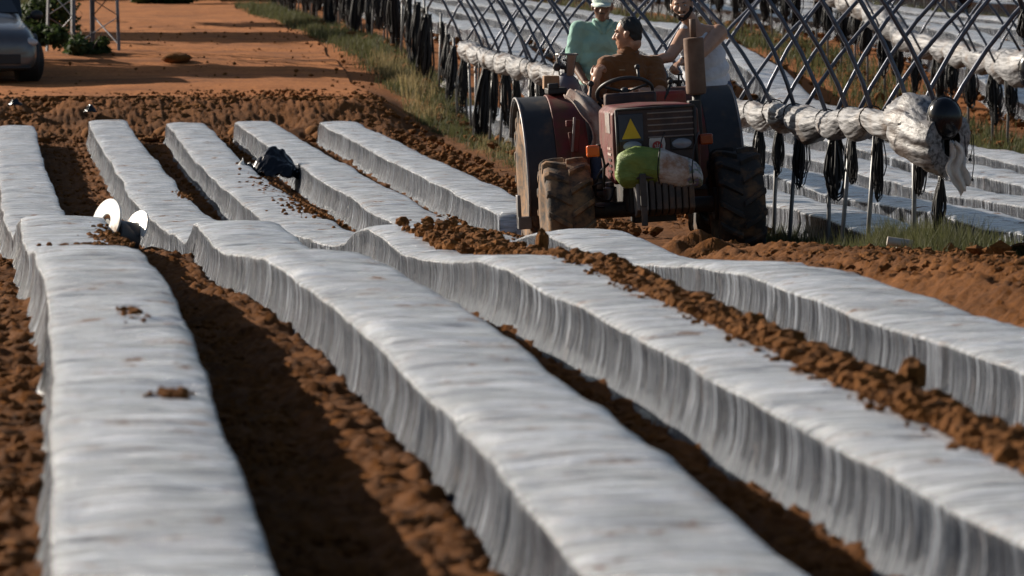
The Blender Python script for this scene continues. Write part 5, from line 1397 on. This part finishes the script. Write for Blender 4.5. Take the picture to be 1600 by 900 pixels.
face_bits(PD, RmD, dr, 1.10, M['hair']); hair_cap(PD, RmD, 1.10, dr, thick=.004, recede=.034)
m = MB(); m.box(chest + V3(-.065, -.185, .05), (.045, .004, .007), (0, .0, -.2)); m.build('chest_logo', simple('pale_stitching', (.45, .32, .18), .8), dr)

# ---- man in the cap, standing at the back left
C0 = V3(5.235, 42.75, TZ + .405); s = 1.0
cm_ = empty('person', C0); tag(cm_, 'standing man in a mint green polo shirt and pale peaked cap, facing the camera', 'person')
hip = V3(0, 0, .90); chest = V3(.0, -.02, 1.24); neck = V3(.005, -.02, 1.43); hc = V3(.0, -.05, 1.575)
shl = V3(-.19, -.01, 1.375); shr = V3(.19, -.01, 1.375); ell = V3(-.235, .0, 1.10); wrl = V3(-.165, -.20, .95); elr = V3(.24, -.02, 1.10); wrr = V3(.17, -.20, 1.0)
hL = V3(-.09, 0, .87); hR = V3(.09, 0, .87); kL = V3(-.11, -.03, .47); kR = V3(.11, -.03, .47); fL = V3(-.12, .02, .07); fR = V3(.12, .02, .07)
RmC = euler(R(-10), R(-6), 0)
m = MB(); torso(m, hip, chest, neck, shl, shr, 1.0, 1.05); limb(m, [chest.lerp(neck, .6), neck + V3(0, 0, .03), hc + V3(0, .03, -.06)], [.075, .060, .056], 16)
PC = head(m, hc, RmC, 1.04)
limb(m, [shl, ell, wrl], [.06, .044, .029]); limb(m, [shr, elr, wrr], [.06, .044, .029]); hand(m, wrl, V3(.5, -.8, -.25), V3(0, -.3, 1), .7, 1.0, thumb=-1); hand(m, wrr, V3(-.5, -.8, -.2), V3(0, -.3, 1), .7, 1.0, thumb=1)
limb(m, [hL, kL, fL], [.09, .058, .04]); limb(m, [hR, kR, fR], [.09, .058, .04]); remeshed(m, 'body', .0075, M['skinA'], cm_, 2)
m = MB(); torso(m, hip + V3(0, 0, .04), chest, neck, shl, shr, 1.13, 1.1); limb(m, [shl, shl.lerp(ell, .72)], [.079, .084]); limb(m, [shr, shr.lerp(elr, .72)], [.079, .084]); limb(m, [chest.lerp(neck, .55), neck], [.088, .070])
remeshed(m, 'polo_shirt', .011, M['mint'], cm_, 3, folds=.008, seed=14)
m = MB()
for sx in (-1, 1):
    m.tube([neck + V3(sx * .070, .02, .03), neck + V3(sx * .074, -.045, .012), neck + V3(sx * .042, -.085, -.035), neck + V3(sx * .012, -.10, -.085)], [.014, .018, .016, .008], 8)
m.build('collar', M['mint'], cm_, smooth=True)
m = MB(); m.prism([(-.022, 1.405), (.022, 1.405), (.0, 1.315)], -.150, -.156, 'Y'); 
m = MB(); limb(m, [hL, kL, fL], [.105, .078, .066]); limb(m, [hR, kR, fR], [.105, .078, .066]); m.ball(hip - V3(0, 0, .02), (.175, .125, .12)); remeshed(m, 'trousers', .013, simpleJ := cloth_mat('grey_trousers', (.10, .10, .11)), cm_, 3, folds=.006, seed=3)
for f_ in (fL, fR):
    m = MB(); limb(m, [f_ + V3(0, .03, -.02), f_ + V3(0, -.10, -.03), f_ + V3(0, -.17, -.035)], [.048, .042, .034]); remeshed(m, 'boot', .012, M['boot'], cm_, 2)
face_bits(PC, RmC, cm_, 1.04, M['hair'])
m = MB(); m.ball(PC(0, -.012, .045), (.088, .108, .088), RmC, n=28, m=18); m.ball(PC(0, -.012, .045), (.089, .109, .04), RmC, n=28, m=10)
cp = remeshed(m, 'cap', .008, M['capc'], cm_, 2, [(PC(0, 0, .035), RmC @ V3(0, 0, -1))])
m = MB(); V = []; nb = 14
for k in range(nb + 1):
    a = -1.15 + 2.3 * k / nb
    for rr, dz in ((.086, 0), (.15, -.018), (.165, -.026)):
        V.append(tuple(PC(math.sin(a) * .082 * (1 if rr < .1 else 1.0), .01 + math.cos(a) * (rr - .01), .046 + dz - .012 * abs(math.sin(a)))))
F = [(k * 3 + c, k * 3 + c + 1, k * 3 + c + 4, k * 3 + c + 3) for k in range(nb) for c in range(2)]
m.add(V, F); pk = m.build('cap_peak', M['capc'], cp, smooth=True); s_ = pk.modifiers.new('t', 'SOLIDIFY'); s_.thickness = .006
m = MB(); limb(m, [PC(-.02, .094, -.046), PC(.0, .100, -.043), PC(.02, .094, -.046)], [.005, .006, .005], 8); m.build('moustache', simple('grizzled_hair', (.06, .05, .045), .8), cm_, smooth=True)

# ---- bearded man in the white vest, leaning over from the right
T0 = V3(6.08, 42.65, TZ + .405)
tm = empty('person', T0); tag(tm, 'bearded smiling man in a white vest and jeans leaning over the driver, arm stretched out', 'person')
hip = V3(.05, .0, .92); chest = V3(-.045, -.10, 1.26); neck = V3(-.115, -.15, 1.42); hc = V3(-.21, -.21, 1.585)
shl = V3(-.185, -.17, 1.335); shr = V3(.115, -.11, 1.35); ell = V3(-.33, -.40, 1.16); wrl = V3(-.50, -.52, 1.13); elr = V3(-.06, -.40, 1.20); wrr = V3(-.26, -.58, 1.12)
hL = V3(-.04, 0, .88); hR = V3(.14, 0, .88); kL = V3(-.04, -.06, .47); kR = V3(.20, -.02, .47); fL = V3(-.05, .03, .07); fR = V3(.22, .04, .07)
RmT = euler(R(-12), R(-4), R(7))
m = MB(); torso(m, hip, chest, neck, shl, shr, 1.04, 1.12); limb(m, [chest.lerp(neck, .5), neck + V3(-.01, 0, .03), hc + V3(.03, .03, -.06)], [.085, .066, .060], 16)
PT = head(m, hc, RmT, 1.06)
limb(m, [shl, ell, ell.lerp(wrl, .4), wrl], [.064, .047, .045, .030]); limb(m, [shr, elr, elr.lerp(wrr, .4), wrr], [.078, .052, .048, .032]); hand(m, wrl, V3(-1, -.35, -.15), V3(0, .1, 1), .5, 1.05, thumb=-1); hand(m, wrr, V3(-.8, -.6, -.35), V3(0, .1, 1), .9, 1.05, thumb=1)
limb(m, [hL, kL, fL], [.095, .06, .042]); limb(m, [hR, kR, fR], [.095, .06, .042]); remeshed(m, 'body', .0075, M['skinC'], tm, 2)
m = MB(); torso(m, hip + V3(0, 0, .02), chest, chest.lerp(neck, .25), chest + V3(-.11, -.02, .03), chest + V3(.13, .0, .03), 1.12, 1.16)
limb(m, [chest + V3(-.05, -.03, .05), neck + V3(-.055, .0, -.035)], [.085, .050]); limb(m, [chest + V3(.09, 0, .05), neck + V3(.075, .03, -.045)], [.095, .058]); limb(m, [hip, hip - V3(0, 0, .06)], [.17, .165])
remeshed(m, 'vest', .011, M['vest'], tm, 3, folds=.005, seed=24)
m = MB(); limb(m, [hL, kL, fL], [.112, .082, .070]); limb(m, [hR, kR, fR], [.112, .082, .070]); m.ball(hip - V3(0, 0, .03), (.185, .135, .13)); remeshed(m, 'jeans', .013, M['jeans'], tm, 3, folds=.006, seed=33)
for f_ in (fL, fR):
    m = MB(); limb(m, [f_ + V3(0, .03, -.02), f_ + V3(0, -.10, -.03), f_ + V3(0, -.17, -.035)], [.048, .042, .034]); remeshed(m, 'boot', .012, M['boot'], tm, 2)
face_bits(PT, RmT, tm, 1.06, M['hair']); hair_cap(PT, RmT, 1.06, tm, thick=.005, recede=.022)
m = MB()                                           # short beard round the jaw
for q in np.linspace(-1, 1, 9):
    m.ball(PT(q * .066, .062 - .050 * q * q, -.088 + .050 * q * q), (.025, .030, .034 - .008 * abs(q)), RmT, n=10, m=8)
for sx in (-1, 1): m.ball(PT(sx * .024, .088, -.048), (.018, .010, .008), RmT, n=8, m=6)
remeshed(m, 'beard', .006, simple('dark_beard', (.022, .015, .012), .85, bmp=.8, bscale=200), tm, 1, tuft=.006)
m = MB(); limb(m, [PT(-.019, .0925, -.0655), PT(0, .098, -.067), PT(.019, .0925, -.0655)], [.003, .0045, .003], 8); m.build('teeth', M['eyewhite'], tm, smooth=True)
m = MB(); dd = (wrr - elr).normalized(); m.cyl(wrr - dd * .035, wrr - dd * .010, .038, n=16); m.build('wristwatch', M['trim'], tm, bevel=.004)
# ------------------------------------------------------------------ light, sky, camera
AZ = R(42); EL = R(21.5)
sv = Vector((-math.cos(AZ) * math.cos(EL), math.sin(AZ) * math.cos(EL), math.sin(EL)))
L = bpy.data.lights.new('sun', 'SUN'); L.energy = 5; L.angle = R(.5); L.color = (1, .90, .77)
lo = bpy.data.objects.new('sun', L); COL.objects.link(lo); lo.rotation_euler = sv.to_track_quat('Z', 'Y').to_euler(); lo.location = (-20, 60, 30)
W = bpy.data.worlds.new('World'); S.world = W; W.use_nodes = True
nt = W.node_tree; bg = nt.nodes['Background']; sky = nt.nodes.new('ShaderNodeTexSky'); sky.sky_type = 'NISHITA'; sky.sun_disc = False
sky.sun_elevation = EL; sky.sun_rotation = math.atan2(sv.x, sv.y); sky.air_density = 1.0; sky.dust_density = 1.5
nt.links.new(sky.outputs[0], bg.inputs[0]); bg.inputs[1].default_value = .05

cam = bpy.data.cameras.new('camera'); co = bpy.data.objects.new('camera', cam); COL.objects.link(co)
cam.sensor_width = 36; cam.lens = 180; cam.clip_start = .5; cam.clip_end = 2000
ph = math.atan(540 / 8000.); th = math.atan(840 / 8000. * math.cos(ph))
f = Vector((math.sin(th) * math.cos(ph), math.cos(th) * math.cos(ph), -math.sin(ph)))
co.location = (0, 0, CZ); co.rotation_euler = f.to_track_quat('-Z', 'Y').to_euler()
cam.dof.use_dof = True; cam.dof.focus_distance = 39.5; cam.dof.aperture_fstop = 7.1
S.camera = co
S.view_settings.view_transform = 'Standard'; S.view_settings.look = 'None'; S.view_settings.gamma = 1; S.view_settings.exposure = .6
S.cycles.max_bounces = 6; S.cycles.use_denoising = True
